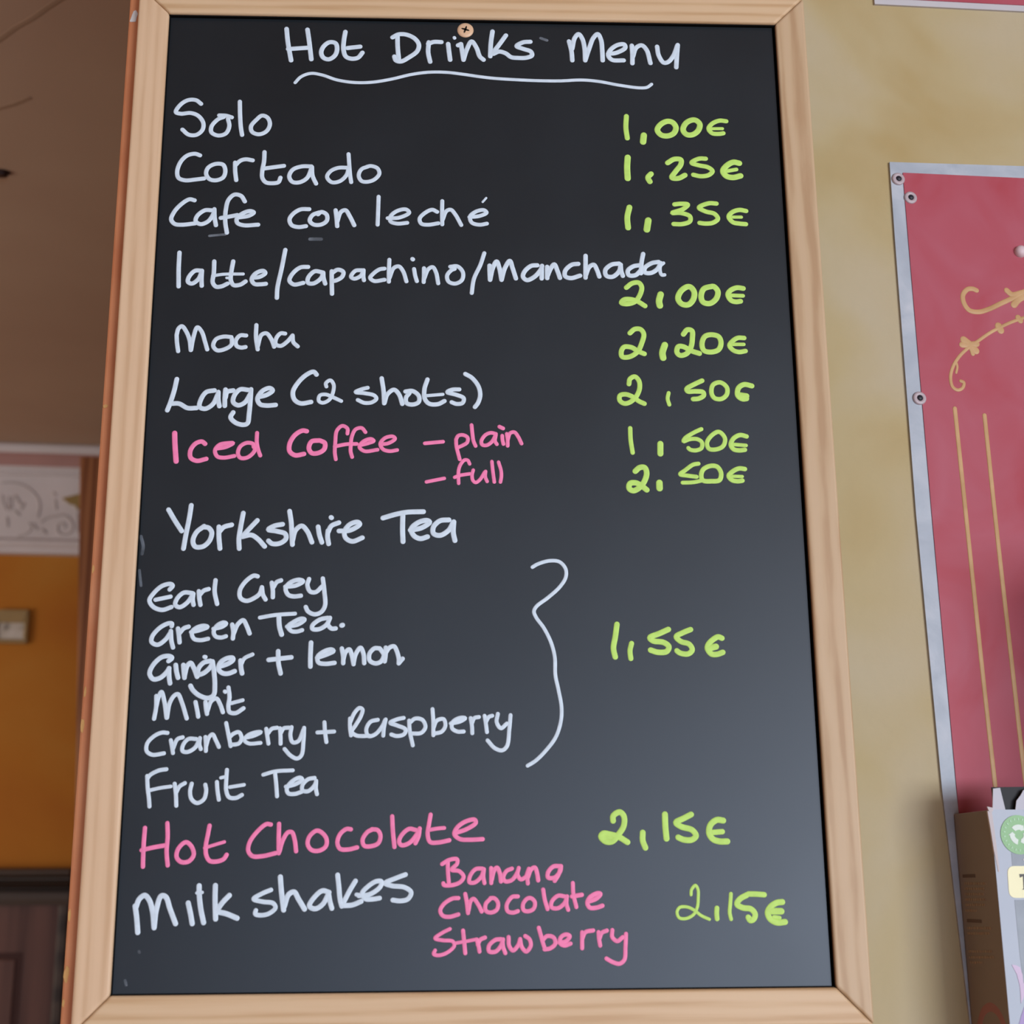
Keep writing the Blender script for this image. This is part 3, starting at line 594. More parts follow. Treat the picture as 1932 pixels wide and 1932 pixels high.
     '17:-2525,-2315 -2569,-2312 -2630,-2339 -2684,-2399 -2685,-2461 -2639,-2491 -2545,-2480;17:-2495,-2375 -2483,-2427 -2472,-2478;17:-2474,-2444 -2442,-2366 -2400,-2351;17:-2291,-2365 -2353,-2365 -2394,-2414 -2396,-2461 -2357,-2470 -2297,-2436 -2260,-2358;17:-2260,-2358 -2262,-2410 -2249,-2447;17:-2216,-2350 -2209,-2410 -2207,-2462;17:-2208,-2428 -2185,-2348 -2159,-2328 -2131,-2375 -2103,-2430;17:-2052,-2237 -2036,-2304 -2019,-2375 -2008,-2424;17:-2024,-2357 -1990,-2324 -1946,-2311 -1922,-2358 -1942,-2402 -2011,-2414;16:-1895,-2358 -1820,-2340 -1766,-2311 -1803,-2311 -1874,-2338 -1899,-2376 -1862,-2403 -1766,-2399;17:-1724,-2285 -1712,-2350 -1702,-2405;17:-1709,-2323 -1679,-2285 -1636,-2276;17:-1612,-2281 -1606,-2341 -1603,-2406;17:-1606,-2323 -1581,-2281 -1538,-2276;17:-1518,-2272 -1525,-2342 -1505,-2395 -1461,-2387 -1419,-2290;17:-1415,-2278 -1417,-2378 -1431,-2502 -1466,-2527 -1520,-2502 -1569,-2450'),
    ('drink_lettering', 'white handwritten word plus of the Cranberry plus Raspberry line', 'white',
     '17:-1305,-2316 -1169,-2309;17:-1250,-2233 -1244,-2307 -1230,-2394'),
    ('drink_lettering', 'white handwritten word Raspberry of the Cranberry plus Raspberry line', 'white',
     '17:-1041,-2203 -1040,-2272 -1030,-2341;17:-1039,-2233 -1003,-2153 -964,-2116 -940,-2129 -952,-2183 -991,-2253 -1024,-2312 -989,-2341 -939,-2347 -880,-2344;17:-813,-2214 -872,-2230 -906,-2292 -888,-2347 -831,-2332 -773,-2263 -753,-2216;17:-748,-2212 -762,-2283 -766,-2344;17:-600,-2199 -654,-2211 -711,-2239 -654,-2261 -584,-2294 -593,-2331 -653,-2348 -700,-2335;17:-555,-2222 -549,-2304 -523,-2424;17:-554,-2244 -505,-2205 -445,-2217 -420,-2274 -454,-2322 -534,-2328;17:-363,-2128 -356,-2225 -355,-2342;17:-355,-2285 -326,-2222 -271,-2211 -256,-2265 -286,-2313 -345,-2329;17:-211,-2246 -137,-2231 -92,-2203 -137,-2201 -196,-2236 -201,-2285 -156,-2313 -105,-2313;17:-47,-2203 -37,-2266 -34,-2327;17:-37,-2246 -17,-2203 21,-2194;17:68,-2185 78,-2247 87,-2318;17:78,-2237 103,-2194 131,-2184;17:178,-2169 168,-2237 202,-2287 252,-2249;17:283,-2180 272,-2297 251,-2435 211,-2468 151,-2450 92,-2387'),
    ('grouping_brace', 'curly white brace beside the list of teas', 'white',
     '16:480,-924 526,-897 630,-868 712,-878 763,-939 762,-1013 709,-1097 605,-1191 511,-1263 488,-1305 505,-1356 570,-1449 629,-1573 658,-1695 661,-1848 684,-1969 707,-2110 700,-2230 657,-2359 576,-2467 485,-2555 420,-2594'),
    ('drink_lettering', 'white handwritten word Fruit of the Fruit Tea line', 'white',
     '17:-2518,-2608 -2579,-2618 -2648,-2655 -2666,-2682;17:-2670,-2662 -2660,-2760 -2646,-2839 -2638,-2904;15:-2641,-2775 -2563,-2758 -2476,-2746;17:-2446,-2725 -2433,-2797 -2424,-2899;17:-2431,-2797 -2405,-2746 -2364,-2720;17:-2309,-2725 -2319,-2789 -2303,-2850 -2258,-2879 -2206,-2850 -2190,-2781 -2199,-2734;17:-2107,-2713 -2099,-2781 -2085,-2853;14:-2076,-2679 -2048,-2672;17:-2030,-2616 -2032,-2694 -2029,-2781 -2004,-2834 -1951,-2841 -1901,-2817;15:-2001,-2754 -1887,-2736'),
    ('drink_lettering', 'white handwritten word Tea of the Fruit Tea line', 'white',
     '16:-1735,-2656 -1640,-2630 -1497,-2622;17:-1640,-2643 -1628,-2731 -1618,-2829;17:-1548,-2753 -1469,-2732 -1418,-2697 -1435,-2681 -1496,-2707 -1541,-2767 -1528,-2806 -1475,-2811 -1422,-2795;17:-1319,-2684 -1372,-2695 -1415,-2741 -1414,-2783 -1369,-2790 -1317,-2743 -1305,-2708;17:-1305,-2717 -1306,-2768 -1296,-2814'),
    ('drink_lettering', 'pink handwritten word Hot of the Hot Chocolate line', 'pink',
     '18:-2664,-3073 -2667,-3191 -2666,-3294 -2663,-3375;18:-2488,-3037 -2480,-3141 -2482,-3261 -2468,-3366;18:-2680,-3247 -2587,-3226 -2496,-3211;18:-2349,-3193 -2394,-3245 -2400,-3304 -2363,-3341 -2303,-3337 -2266,-3288 -2282,-3228 -2323,-3189 -2349,-3193;18:-2150,-3059 -2160,-3126 -2173,-3220 -2166,-3289 -2137,-3334 -2076,-3339 -2025,-3320 -2004,-3288;14:-2181,-3233 -2099,-3208 -2026,-3187'),
    ('drink_lettering', 'pink handwritten word Chocolate of the Hot Chocolate line', 'pink',
     '18:-1660,-3053 -1694,-3049 -1762,-3103 -1823,-3189 -1833,-3257 -1799,-3299 -1720,-3301 -1614,-3278;18:-1594,-3048 -1593,-3164 -1589,-3278;18:-1585,-3268 -1558,-3173 -1520,-3115 -1489,-3115 -1465,-3174 -1451,-3264;18:-1292,-3104 -1347,-3149 -1360,-3209 -1328,-3255 -1266,-3261 -1214,-3227 -1211,-3167 -1252,-3117 -1292,-3104;18:-1016,-3095 -1050,-3092 -1102,-3133 -1122,-3202 -1099,-3248 -1038,-3254 -963,-3238;18:-838,-3096 -882,-3117 -920,-3178 -906,-3225 -844,-3228 -792,-3204 -777,-3144 -802,-3102 -847,-3096;18:-684,-2995 -677,-3110 -663,-3236;18:-492,-3104 -546,-3095 -607,-3145 -626,-3197 -606,-3223 -544,-3206 -483,-3137 -461,-3092;18:-461,-3092 -470,-3155 -494,-3208;18:-373,-2983 -386,-3060 -396,-3138 -376,-3199 -314,-3204 -221,-3187;16:-377,-3103 -315,-3093 -262,-3089;18:-168,-3129 -75,-3097 -6,-3049 -14,-3026 -84,-3037 -158,-3087 -180,-3139 -137,-3177 -57,-3184 49,-3180'),
    ('drink_lettering', 'white handwritten word Milk of the Milk shakes line', 'white',
     '21:-2707,-3678 -2690,-3766 -2675,-3879;21:-2701,-3691 -2677,-3624 -2636,-3597 -2599,-3633 -2569,-3717 -2549,-3844;21:-2549,-3843 -2539,-3709 -2506,-3602 -2471,-3609 -2432,-3702 -2383,-3815;21:-2291,-3659 -2270,-3737 -2252,-3816;21:-2211,-3527 -2208,-3586 -2190,-3704 -2163,-3809;14:-2226,-3582 -2185,-3578;21:-2083,-3526 -2081,-3629 -2070,-3782;21:-1969,-3603 -2019,-3655 -2060,-3713;21:-2059,-3728 -1989,-3743 -1901,-3778'),
    ('drink_lettering', 'white handwritten word shakes of the Milk shakes line', 'white',
     '18:-1641,-3563 -1709,-3590 -1777,-3632 -1707,-3653 -1620,-3667 -1601,-3701 -1652,-3745 -1721,-3757 -1760,-3746 -1755,-3720;21:-1570,-3464 -1558,-3575 -1536,-3718;21:-1532,-3693 -1500,-3600 -1457,-3581 -1421,-3635 -1371,-3713;20:-1179,-3586 -1232,-3573 -1292,-3619 -1333,-3690 -1289,-3712 -1229,-3679 -1183,-3595;20:-1183,-3595 -1169,-3662 -1154,-3709;20:-1114,-3452 -1102,-3544 -1091,-3638 -1076,-3693;20:-971,-3500 -1014,-3571 -1056,-3653;20:-1070,-3689 -994,-3685 -923,-3658;19:-943,-3614 -856,-3604 -773,-3547 -763,-3506 -805,-3504 -874,-3546 -917,-3597 -890,-3638 -838,-3642 -776,-3634;16:-961,-3605 -943,-3607;19:-571,-3453 -647,-3480 -734,-3519 -682,-3539 -576,-3553 -525,-3592 -549,-3642 -610,-3657 -671,-3650'),
    ('drink_lettering', 'pink handwritten word Banana', 'pink',
     '17:-233,-3356 -231,-3438 -224,-3516;17:-278,-3373 -220,-3341 -158,-3337 -158,-3371 -202,-3418 -141,-3430 -105,-3473 -132,-3515 -202,-3539 -264,-3536 -268,-3524;17:45,-3411 -8,-3415 -52,-3465 -59,-3516 -17,-3519 36,-3474 58,-3416;17:58,-3416 53,-3474 62,-3524;17:116,-3408 117,-3466 117,-3524;18:120,-3500 142,-3423 164,-3405 186,-3449 195,-3512;17:284,-3413 239,-3433 214,-3484 230,-3512 283,-3502 328,-3442 339,-3409;17:339,-3409 329,-3459 354,-3498 398,-3479;18:398,-3479 421,-3417;17:407,-3479 411,-3530;18:411,-3485 439,-3421 470,-3407 487,-3452 495,-3506;18:674,-3397 621,-3399 576,-3444 575,-3485 628,-3486 674,-3436 681,-3397;18:679,-3402 660,-3462 628,-3511'),
    ('drink_lettering', 'small pink handwritten word chocolate', 'pink',
     '17:-147,-3639 -193,-3642 -263,-3684 -292,-3735 -272,-3773 -219,-3783 -147,-3765;17:-92,-3608 -79,-3677 -70,-3755;17:-66,-3737 -48,-3661 -26,-3646 9,-3687 39,-3744;17:115,-3641 72,-3687 72,-3738 114,-3753 161,-3730 170,-3679 141,-3643 110,-3642;17:330,-3630 282,-3635 239,-3697 248,-3744 290,-3755 329,-3744;17:405,-3648 371,-3690 375,-3736 413,-3746 457,-3724 465,-3674 436,-3645 405,-3648;17:534,-3579 546,-3657 567,-3730;17:706,-3633 653,-3628 601,-3675 600,-3717 651,-3724 705,-3684 726,-3633;17:723,-3642 720,-3693 733,-3737;17:774,-3530 777,-3617 799,-3716;18:766,-3634 845,-3622;18:890,-3677 962,-3652 996,-3616 972,-3611 909,-3643 888,-3686 907,-3722 960,-3723 1009,-3708'),
    ('drink_lettering', 'pink handwritten word Strawberry', 'pink',
     '15:-214,-3876 -271,-3903 -332,-3946 -271,-3962 -192,-3971 -179,-4004 -236,-4056 -305,-4076 -343,-4065 -331,-4038;17:-110,-3890 -101,-3972 -92,-4061;14:-166,-3984 -88,-3972 0,-3956;17:0,-3960 13,-4006 21,-4050;17:8,-3998 26,-3962 65,-3944;17:192,-3958 148,-3963 97,-4007 97,-4049 148,-4052 191,-4008 209,-3960;17:205,-3966 209,-4017 226,-4064;17:253,-3943 257,-4009 287,-4045 331,-4001 345,-3959;17:345,-3959 357,-4018 392,-4054 429,-4010 419,-3960 386,-3936;17:495,-3874 512,-3936 528,-3995 541,-4032;17:524,-3969 560,-3938 612,-3949 625,-3996 585,-4031 539,-4039;17:655,-3987 708,-3980 742,-3940 709,-3927 666,-3954 666,-3996 699,-4011 747,-3997;17:841,-3912 840,-3973 839,-4033;17:840,-3964 868,-3911 930,-3898;17:973,-3912 976,-3965 984,-4014;17:981,-3957 999,-3917 1040,-3900;17:1084,-3897 1082,-3950 1121,-3982 1166,-3952;17:1193,-3927 1186,-4026 1174,-4125 1134,-4154 1082,-4142 1031,-4114'),
    ('price_lettering', 'green handwritten price 1,00 euro beside Solo', 'green',
     '24:1408,3376 1400,3261 1410,3150;30:1565,3182 1556,3114;27:1793,3331 1730,3300 1693,3240 1726,3189 1787,3179 1846,3208 1868,3268 1839,3319 1793,3331;27:2017,3346 1962,3312 1934,3243 1965,3197 2019,3195 2074,3237 2093,3306 2056,3346 2017,3346;22:2342,3340 2280,3345 2209,3312 2174,3260 2204,3214 2274,3208 2309,3215;16:2199,3260 2303,3262'),
    ('price_lettering', 'green handwritten price 1,25 euro', 'green',
     '29:1408,2952 1400,2847 1402,2739;26:1619,2787 1589,2749 1606,2709;25:1777,2902 1840,2941 1901,2936 1899,2887 1851,2819 1810,2752 1871,2746 1933,2779;22:2133,2950 2070,2949 1999,2906 2067,2881 2151,2862 2191,2824 2155,2784 2078,2770 2011,2784;28:2444,2908 2391,2918 2328,2883 2288,2826 2315,2777 2376,2761 2449,2779;19:2325,2826 2414,2844'),
    ('price_lettering', 'green handwritten price 1,35 euro', 'green',
     '27:1409,2447 1387,2348 1391,2243;31:1578,2318 1562,2227;22:1825,2482 1884,2489 1948,2482 1904,2437 1800,2396 1880,2396 1962,2364 1960,2314 1891,2286 1810,2285;22:2212,2495 2142,2497 2049,2452 2108,2415 2191,2391 2219,2342 2171,2302 2103,2293 2049,2299;22:2483,2424 2421,2434 2351,2408 2320,2364 2354,2311 2414,2297 2474,2292;16:2356,2361 2436,2362'),
    ('price_lettering', 'green handwritten price 2,00 euro below Manchada', 'green',
     '23:1358,1654 1413,1697 1472,1702 1497,1660 1476,1579 1429,1517 1355,1495 1308,1506 1333,1537 1393,1541 1452,1523 1521,1478;30:1666,1591 1649,1525 1655,1482;27:1911,1668 1850,1623 1822,1551 1853,1501 1912,1494 1959,1544 1971,1616 1941,1664 1911,1668;26:2128,1672 2060,1649 2032,1577 2047,1521 2106,1507 2168,1554 2186,1626 2151,1673 2128,1672;24:2418,1657 2360,1663 2299,1634 2276,1595 2302,1540 2346,1526 2387,1532;19:2297,1588 2412,1585'),
    ('price_lettering', 'green handwritten price 2,20 euro beside Mocha', 'green',
     '23:1377,1216 1421,1254 1473,1253 1501,1208 1480,1121 1437,1036 1362,989 1301,991 1295,1041 1321,1083 1387,1080 1444,1044 1500,1020;30:1686,1105 1662,1029 1667,983;24:1857,1209 1895,1253 1935,1243 1936,1172 1922,1093 1878,1024 1819,1008 1792,1038 1807,1091 1851,1091 1916,1054 1993,1027;24:2108,1207 2049,1189 2020,1118 2035,1057 2093,1041 2166,1064 2192,1127 2174,1188 2108,1207;22:2402,1178 2344,1178 2292,1143 2267,1104 2301,1059 2352,1044 2408,1054;17:2296,1116 2396,1117'),
    ('price_lettering', 'green handwritten price 2,50 euro beside Large', 'green',
     '22:1354,734 1365,782 1408,804 1443,767 1448,698 1417,621 1357,564 1305,553 1268,581 1272,626 1322,638 1387,613 1437,575 1485,552;18:1704,653 1693,599 1706,544;22:2006,770 1940,738 1865,691 1873,670 1945,670 2010,662 2015,632 1971,603 1920,597;21:2168,755 2103,732 2085,656 2110,608 2169,600 2220,641 2224,709 2168,755;24:2448,724 2381,737 2329,704 2318,634 2359,601 2395,604;26:2339,638 2396,629'),
    ('price_lettering', 'green handwritten price 1,50 euro beside plain', 'green',
     '20:1353,324 1354,217 1368,100;27:1614,182 1611,92;19:1980,319 1914,287 1834,235 1818,206 1875,226 1941,226 1979,198 1974,145 1922,123 1872,131 1859,144;20:2125,295 2059,251 2024,190 2040,139 2096,132 2163,161 2186,229 2154,284 2125,295;21:2377,254 2321,266 2262,235 2234,176 2256,136 2306,125 2356,131;17:2251,180 2368,171'),
    ('price_lettering', 'green handwritten price 2,50 euro beside full', 'green',
     '25:1386,-69 1425,-36 1468,-35 1485,-82 1464,-157 1412,-222 1361,-245 1328,-224 1336,-181 1385,-174 1427,-194 1481,-237;29:1593,-173 1593,-222;19:1941,2 1895,-7 1821,-60 1777,-95 1840,-107 1919,-117;18:1796,-171 1888,-167 1976,-148;21:2046,-18 1981,-51 1961,-110 1975,-150 2047,-157 2120,-146 2136,-80 2104,-25 2046,-18;21:2347,-45 2298,-40 2241,-66 2202,-109 2228,-145 2278,-156 2320,-150;15:2226,-111 2321,-113'),
    ('price_lettering', 'green handwritten price 1,55 euro beside the brace', 'green',
     '24:1189,-1418 1172,-1524 1154,-1622 1167,-1695;22:1308,-1581 1293,-1643 1298,-1709;24:1624,-1462 1548,-1496 1464,-1533 1490,-1559 1580,-1573 1623,-1608 1604,-1649 1528,-1656 1468,-1638;23:1813,-1463 1744,-1491 1688,-1524 1727,-1565 1796,-1588 1820,-1637 1785,-1670 1716,-1663 1690,-1644;24:2076,-1537 2043,-1526 1965,-1582 1949,-1623 1981,-1671 2030,-1674 2078,-1658;27:1969,-1623 2022,-1609'),
    ('price_lettering', 'green handwritten price 2,15 euro beside Hot Chocolate', 'green',
     '24:1113,-3041 1115,-3003 1169,-2972 1202,-3004 1199,-3083 1157,-3147 1102,-3205 1048,-3205 1010,-3166 1030,-3142 1083,-3149 1150,-3167 1226,-3212;19:1035,-3173 1096,-3177;24:1353,-3137 1351,-3201 1371,-3257;25:1540,-2993 1540,-3091 1546,-3186;24:1755,-2995 1694,-3025 1627,-3059 1671,-3092 1758,-3119 1789,-3165 1755,-3196 1687,-3196 1642,-3177;25:2017,-3045 1965,-3040 1910,-3081 1897,-3146 1924,-3191 1977,-3211 2043,-3212;22:1919,-3140 2006,-3134'),
    ('price_lettering', 'green handwritten price 2,15 euro beside the milk shakes', 'green',
     '13:1729,-3629 1734,-3591 1767,-3556 1786,-3586 1786,-3653 1774,-3730 1740,-3785 1676,-3814 1625,-3806 1610,-3762 1633,-3727 1697,-3725 1753,-3752 1804,-3791 1869,-3821;20:1934,-3735 1930,-3776 1932,-3817;16:2053,-3625 2045,-3694 2036,-3771 2045,-3821;22:2196,-3627 2263,-3629 2324,-3634;23:2182,-3635 2123,-3667 2098,-3706 2142,-3733 2211,-3745 2242,-3784 2229,-3822 2200,-3833 2185,-3809;24:2468,-3692 2422,-3698 2369,-3730 2344,-3774 2363,-3823 2414,-3851 2482,-3847;26:2378,-3763 2456,-3764;16:2393,-3808 2439,-3814'),
]

k = 0
for name, label, colour, txt in WRITING:
    bm = bmesh.new()
    for s in txt.split(';'):
        r, body = s.split(':')
        pts = [tuple(float(v) / 1e4 for v in q.split(',')) for q in body.split()]
        add_stroke(bm, pts, float(r) / 1e4 if float(r) > 0 else 0.001, 0.00030 + 0.00002 * (k % 5), SURF)
        k += 1
    o = mesh_obj(name, bm, INK[colour], board, smooth=True)
    o['label'] = label

# chalky smears left on the panel
m_smear, nt, b = base_mat('chalk_smear', 0.8, 0.2)
b.inputs['Base Color'].default_value = (0.35, 0.40, 0.46, 1)
tc = nt.nodes.new('ShaderNodeTexCoord')
nn = nt.nodes.new('ShaderNodeTexNoise'); nn.inputs['Scale'].default_value = 60; nn.inputs['Detail'].default_value = 3
nt.links.new(tc.outputs['Object'], nn.inputs['Vector'])
rr = nt.nodes.new('ShaderNodeMapRange')
rr.inputs[1].default_value = 0.30; rr.inputs[2].default_value = 0.75; rr.inputs[3].default_value = 0.0; rr.inputs[4].default_value = 0.5
nt.links.new(nn.outputs['Fac'], rr.inputs[0]); nt.links.new(rr.outputs[0], b.inputs['Alpha'])
for pts, r in SMEARS:
    bm = bmesh.new(); add_stroke(bm, pts, r, 0.00008, SURF)
    mesh_obj('chalk_smear', bm, m_smear, board)

# ------------------------------------------------------------------ red panels on the yellow wall
m_red = mottled('red_sponged_paint', [(0.28, (0.375, 0.050, 0.068)), (0.42, (0.39, 0.070, 0.095)), (0.58, (0.40, 0.085, 0.115)), (0.75, (0.415, 0.105, 0.14))],
                13, 3, 0.6, 0.3, (1, 1, 0.8), 0.8)
m_tape = mottled('silver_grey_edging', [(0.3, (0.33, 0.37, 0.42)), (0.5, (0.40, 0.44, 0.49)), (0.72, (0.50, 0.52, 0.56))], 18, 4, 0.55, 0.4, (1, 1, 1), 1.0, 0.35, 70)
m_gold = mottled('gold_paint', [(0.3, (0.44, 0.25, 0.10)), (0.7, (0.56, 0.34, 0.16))], 40, 2, 0.5, 0.4)
m_wash = flat('pale_washer', (0.45, 0.37, 0.39), 0.4, 0.5)
m_hole = flat('dark_pin', (0.012, 0.012, 0.02), 0.5, 0.4)
panel = empty('wall_panel', WALL0, PSI)
tag(panel, 'large red sponged wall panel with silver-grey edging and gold scrolls', 'panel')
TOPZ = 2.6309
bm = bmesh.new()
add_prism(bm, BORDER + [(1.25, BORDER[-1][1]), (1.25, 2.6700)], -0.0025, 0.0)
mesh_obj('edging', bm, m_tape, panel)['label'] = 'silver-grey edging strip'
bm = bmesh.new()
add_prism(bm, RED + [(1.24, RED[-1][1]), (1.24, 2.6400)], -0.0034, -0.002)
mesh_obj('red_field', bm, m_red, panel)
bm = bmesh.new()
for r, pts in ORN1:
    add_stroke(bm, pts, r * 0.9, 0.0005, -0.0034)
mesh_obj('gold_scroll', bm, m_gold, panel, smooth=True)['label'] = 'gold painted scrolls and leaves'
for r, pts in ORN2:
    bm = bmesh.new(); add_stroke(bm, pts, r, 0.0005, -0.0034)
    mesh_obj('gold_line', bm, m_gold, panel, smooth=True)['label'] = 'long gold painted line'
for (u, z) in WASH:
    bm = bmesh.new()
    add_lathe(bm, [(0.0026, 0.0), (0.0030, 0.0014), (0.0055, 0.0012), (0.0064, 0.0004), (0.0064, -0.002)], u, z, 28, -0.0034)
    ws = mesh_obj('washer', bm, m_wash, panel, smooth=True)
    bm = bmesh.new()
    add_lathe(bm, [(0.0, 0.0016), (0.0020, 0.0014), (0.0028, 0.0006), (0.0028, 0.0)], u + 0.0002, z + 0.0002, 20, -0.0036)
    mesh_obj('pin', bm, m_hole, ws, smooth=True)
bm = bmesh.new()
add_lathe(bm, [(0.0, 0.006), (0.003, 0.0055), (0.0055, 0.0035), (0.006, 0.0)], KNOB[0] + 0.0006, KNOB[1], 20, -0.0034)
kn = mesh_obj('white_stud', bm, flat('white_stud', (0.68, 0.52, 0.54), 0.5, 0.4), panel, smooth=True)

p2 = empty('wall_panel', WALL0, PSI)
tag(p2, 'red panel with white lower edge at the ceiling end of the yellow wall', 'panel')
bm = bmesh.new()
add_prism(bm, [(0.0915, 2.8058), (1.25, 2.8429), (1.25, 3.05), (0.0915, 3.05)], -0.0025, 0)
mesh_obj('edging', bm, flat('white_edging', (0.52, 0.50, 0.51), 0.6, 0.3), p2)['label'] = 'white edging strip'
bm = bmesh.new()
add_prism(bm, [(0.1180, 2.8134), (1.24, 2.8484), (1.24, 3.04), (0.1180, 3.04)], -0.0034, -0.002)
mesh_obj('red_field', bm, m_red, p2)

# ------------------------------------------------------------------ tea carton on a small shelf
m_cart_front = flat('carton_silver_grey', (0.34, 0.38, 0.45), 0.45, 0.5)
m_cart_side = mottled('carton_brown', [(0.3, (0.225, 0.178, 0.150)), (0.7, (0.255, 0.205, 0.172))], 12, 2, 0.5, 0.5)
m_edge = flat('white_board_edge', (0.55, 0.50, 0.50), 0.8, 0.2)
D = 0.072
BW = 0.145
TZ = BOX['topz']
BZ = TZ - 0.215
carton = empty('tea_carton', (BOX['near'][0], BOX['near'][1], 0), PSI)
tag(carton, 'opened grey and brown tea carton against the red panel', 'carton')
bm = bmesh.new()
add_box(bm, 0.0, BW, 0.0, D - 0.004, BZ, TZ)
o = mesh_obj('carton_body', bm, m_cart_side, carton)
bevel(o, 0.0008)
bm = bmesh.new()
add_box(bm, -0.0003, BW, -0.0006, 0.0, BZ, TZ)
mesh_obj('front_panel', bm, m_cart_front, carton)['label'] = 'silver-grey printed front of the carton'


def front(name, pts, mat, lift, label=None, parent=carton):
    bm = bmesh.new()
    add_prism(bm, pts, -0.0006 - lift, -0.0005)
    o = mesh_obj(name, bm, mat, parent)
    if label:
        o['label'] = label
    return o


def rounded(pts, r):
    out = []
    n = len(pts)
    for i in range(n):
        p, a, b = Vector(pts[i]), Vector(pts[i - 1]), Vector(pts[(i + 1) % n])
        s, e = p + (a - p).normalized() * r, p + (b - p).normalized() * r
        for k in range(6):
            t = k / 5
            out.append(tuple(s * (1 - t) ** 2 + p * 2 * t * (1 - t) + e * t ** 2))
    return out


m_slate = mottled('carton_slate_print', [(0.3, (0.10, 0.12, 0.155)), (0.7, (0.19, 0.22, 0.26))], 25, 3, 0.4, 0.5)
front('slate_print', BOX['dark'], m_slate, 0.0002)
front('slate_band', BOX['band'], m_slate, 0.0002)
front('yellow_label', rounded(BOX['label'], 0.006), flat('pale_yellow_print', (0.88, 0.84, 0.52), 0.5, 0.4), 0.0004, 'pale yellow label with a dark capital T')
front('label_letter', BOX['T'], flat('dark_print', (0.06, 0.055, 0.05), 0.5, 0.4), 0.0006, 'dark capital T')
front('pink_ribbon_print', BOX['ribbon'], flat('pink_print', (0.58, 0.45, 0.60), 0.5, 0.4), 0.0004)
front('lavender_print', BOX['lav'], flat('lavender_print', (0.36, 0.26, 0.50), 0.5, 0.4), 0.0003)
# tiny illegible line on the slate band
bm = bmesh.new()
bx, bz = BOX['band'][0]
for i in range(8):
    add_box(bm, bx + 0.0095 + i * 0.0016, bx + 0.0106 + i * 0.0016, -0.0011, -0.0007, bz - 0.0066, bz - 0.0052)
mesh_obj('small_print', bm, flat('pale_print', (0.55, 0.53, 0.55), 0.5, 0.4), carton)
# green recycling sticker with three chasing arrows
(scx, scz), (sex, sez) = BOX['stick']
R0 = sex - scx
m_green = flat('green_sticker', (0.22, 0.44, 0.19), 0.45, 0.4)
m_pale = flat('pale_sticker_print', (0.66, 0.74, 0.66), 0.5, 0.4)
bm = bmesh.new()
add_prism(bm, [(scx + R0 * math.cos(2 * math.pi * i / 48), scz + R0 * math.sin(2 * math.pi * i / 48)) for i in range(48)], -0.0012, -0.0005)
st = mesh_obj('recycling_sticker', bm, m_green, carton)
st['label'] = 'round green recycling sticker'
bm = bmesh.new()
for k in range(3):
    a0 = math.radians(90 + 120 * k)
    ri, ro = R0 * 0.25, R0 * 0.52
    aa = [a0 + math.radians(v) for v in (46, 30, 15, 0, -15, -28)]
    head = a0 - math.radians(52)
    pts = [(scx + ro * math.cos(a), scz + ro * math.sin(a)) for a in aa]
    pts += [(scx + R0 * 0.60 * math.cos(aa[-1]), scz + R0 * 0.60 * math.sin(aa[-1])),
            (scx + (ri + ro) / 2 * math.cos(head), scz + (ri + ro) / 2 * math.sin(head)),
            (scx + R0 * 0.20 * math.cos(aa[-1]), scz + R0 * 0.20 * math.sin(aa[-1]))]
    pts += [(scx + ri * math.cos(a), scz + ri * math.sin(a)) for a in reversed(aa)]
    add_prism(bm, pts, -0.0015, -0.0011)
mesh_obj('recycling_arrows', bm, m_pale, st)
bm = bmesh.new()
for i in range(22):
    a = 2 * math.pi * i / 22 + 0.1
    c_, s_ = math.cos(a), math.sin(a)
    q = [(-0.0005, -0.0009), (0.0005, -0.0009), (0.0005, 0.0009), (-0.0005, 0.0009)]
    add_prism(bm, [(scx + R0 * 0.80 * c_ + p[0] * s_ + p[1] * c_, scz + R0 * 0.80 * s_ - p[0] * c_ + p[1] * s_) for p in q], -0.0015, -0.0011)
mesh_obj('rim_print', bm, flat('rim_print', (0.40, 0.62, 0.40), 0.5, 0.4), st)
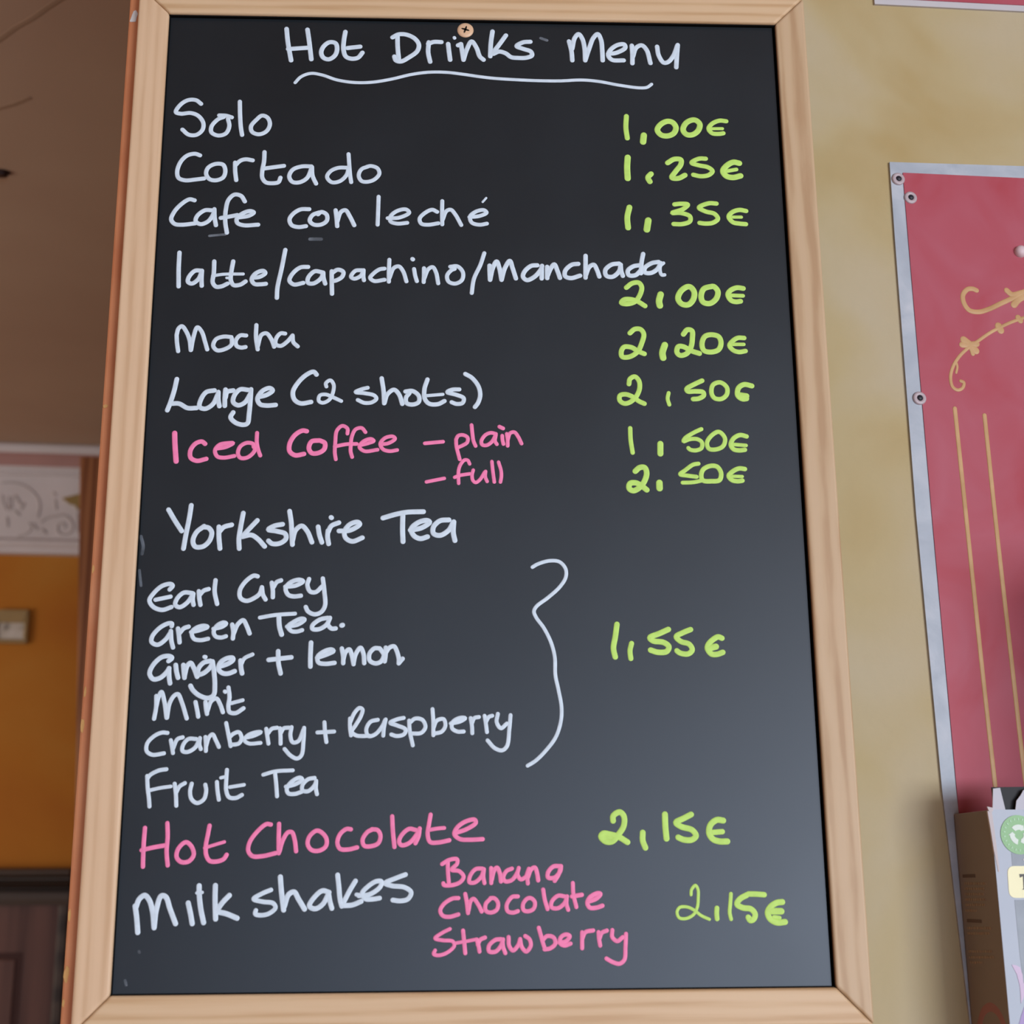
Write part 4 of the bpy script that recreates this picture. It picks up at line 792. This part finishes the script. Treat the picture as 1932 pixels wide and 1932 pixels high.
# lid and torn card edges
bm = bmesh.new(); add_prism(bm, BOX['lid'], 0.004, 0.005)
mesh_obj('lid', bm, flat('black_card', (0.018, 0.018, 0.02), 0.6, 0.3), carton)['label'] = 'black raised lid at the opening'
for q in ('lug1', 'lug2'):
    bm = bmesh.new(); add_prism(bm, BOX[q], -0.0006, 0.0002)
    mesh_obj('torn_flap', bm, flat('grey_white_card', (0.50, 0.50, 0.55), 0.6, 0.3), carton)
bm = bmesh.new(); add_prism(bm, BOX['tab'], -0.0012, 0.0)
mesh_obj('corner_tab', bm, m_edge, carton)
bm = bmesh.new(); add_prism(bm, BOX['torn'], -0.0010, 0.0012)
mesh_obj('torn_edge', bm, m_edge, carton)
bm = bmesh.new()
for (a, b_, light) in BOX['lines']:
    if light:
        d = a[0]
        while d > b_[0] + 0.001:
            w_ = 0.0015 + random.random() * 0.003
            e = max(b_[0], d - w_)
            f = (a[0] - d) / (a[0] - b_[0] + 1e-9)
            z = a[1] + (b_[1] - a[1]) * f
            add_box(bm, -0.0004, 0.0002, e, d, z - 0.0009, z + 0.0009)
            d = e - 0.0009
mesh_obj('side_print', bm, flat('tan_print', (0.34, 0.25, 0.18), 0.6, 0.3), carton)
m_head = flat('dark_brown_print', (0.12, 0.075, 0.058), 0.6, 0.3)
for (a, b_, light) in BOX['lines']:
    if not light:
        bm = bmesh.new()
        add_box(bm, -0.0004, 0.0002, b_[0], a[0], a[1] - 0.0013, a[1] + 0.0013)
        mesh_obj('side_heading', bm, m_head, carton)
bm = bmesh.new()
add_stroke(bm, [tuple(p) for p in BOX['arch']], 0.0035, 0.0004)
for v in bm.verts:
    v.co = Vector((v.co.y, v.co.x, v.co.z))
mesh_obj('arch_print', bm, flat('dusky_pink_print', (0.34, 0.15, 0.14), 0.6, 0.3), carton)

shade_carton = empty('shadow_caster_carton', (BOX['near'][0], BOX['near'][1], 0), PSI)  # added outside the view so its shadow falls on the red panel
tag(shade_carton, 'added tall brown carton with a pale front, out of view, shading the red panel', 'carton')
bm = bmesh.new(); add_box(bm, 0.152, 0.40, -0.125, D - 0.004, BZ, BZ + 0.42)
bevel(mesh_obj('carton_body', bm, m_cart_side, shade_carton), 0.001)
bm = bmesh.new(); add_box(bm, 0.172, 0.38, -0.1256, -0.125, BZ + 0.03, BZ + 0.39)
mesh_obj('front_panel', bm, m_cart_front, shade_carton)
shelf = empty('wall_shelf', (BOX['near'][0], BOX['near'][1], 0), PSI)
tag(shelf, 'small wooden wall shelf carrying the tea carton', 'shelf')
bm = bmesh.new(); add_box(bm, -0.01, 0.45, -0.13, D - 0.0036, BZ - 0.02, BZ)
bevel(mesh_obj('shelf_board', bm, m_brownwood, shelf), 0.002)
for x0 in (0.05, 0.37):
    bm = bmesh.new(); add_side_prism(bm, [(D - 0.0036, BZ - 0.02), (-0.01, BZ - 0.02), (D - 0.0036, BZ - 0.10)], x0, x0 + 0.018)
    mesh_obj('bracket', bm, m_brownwood, shelf)
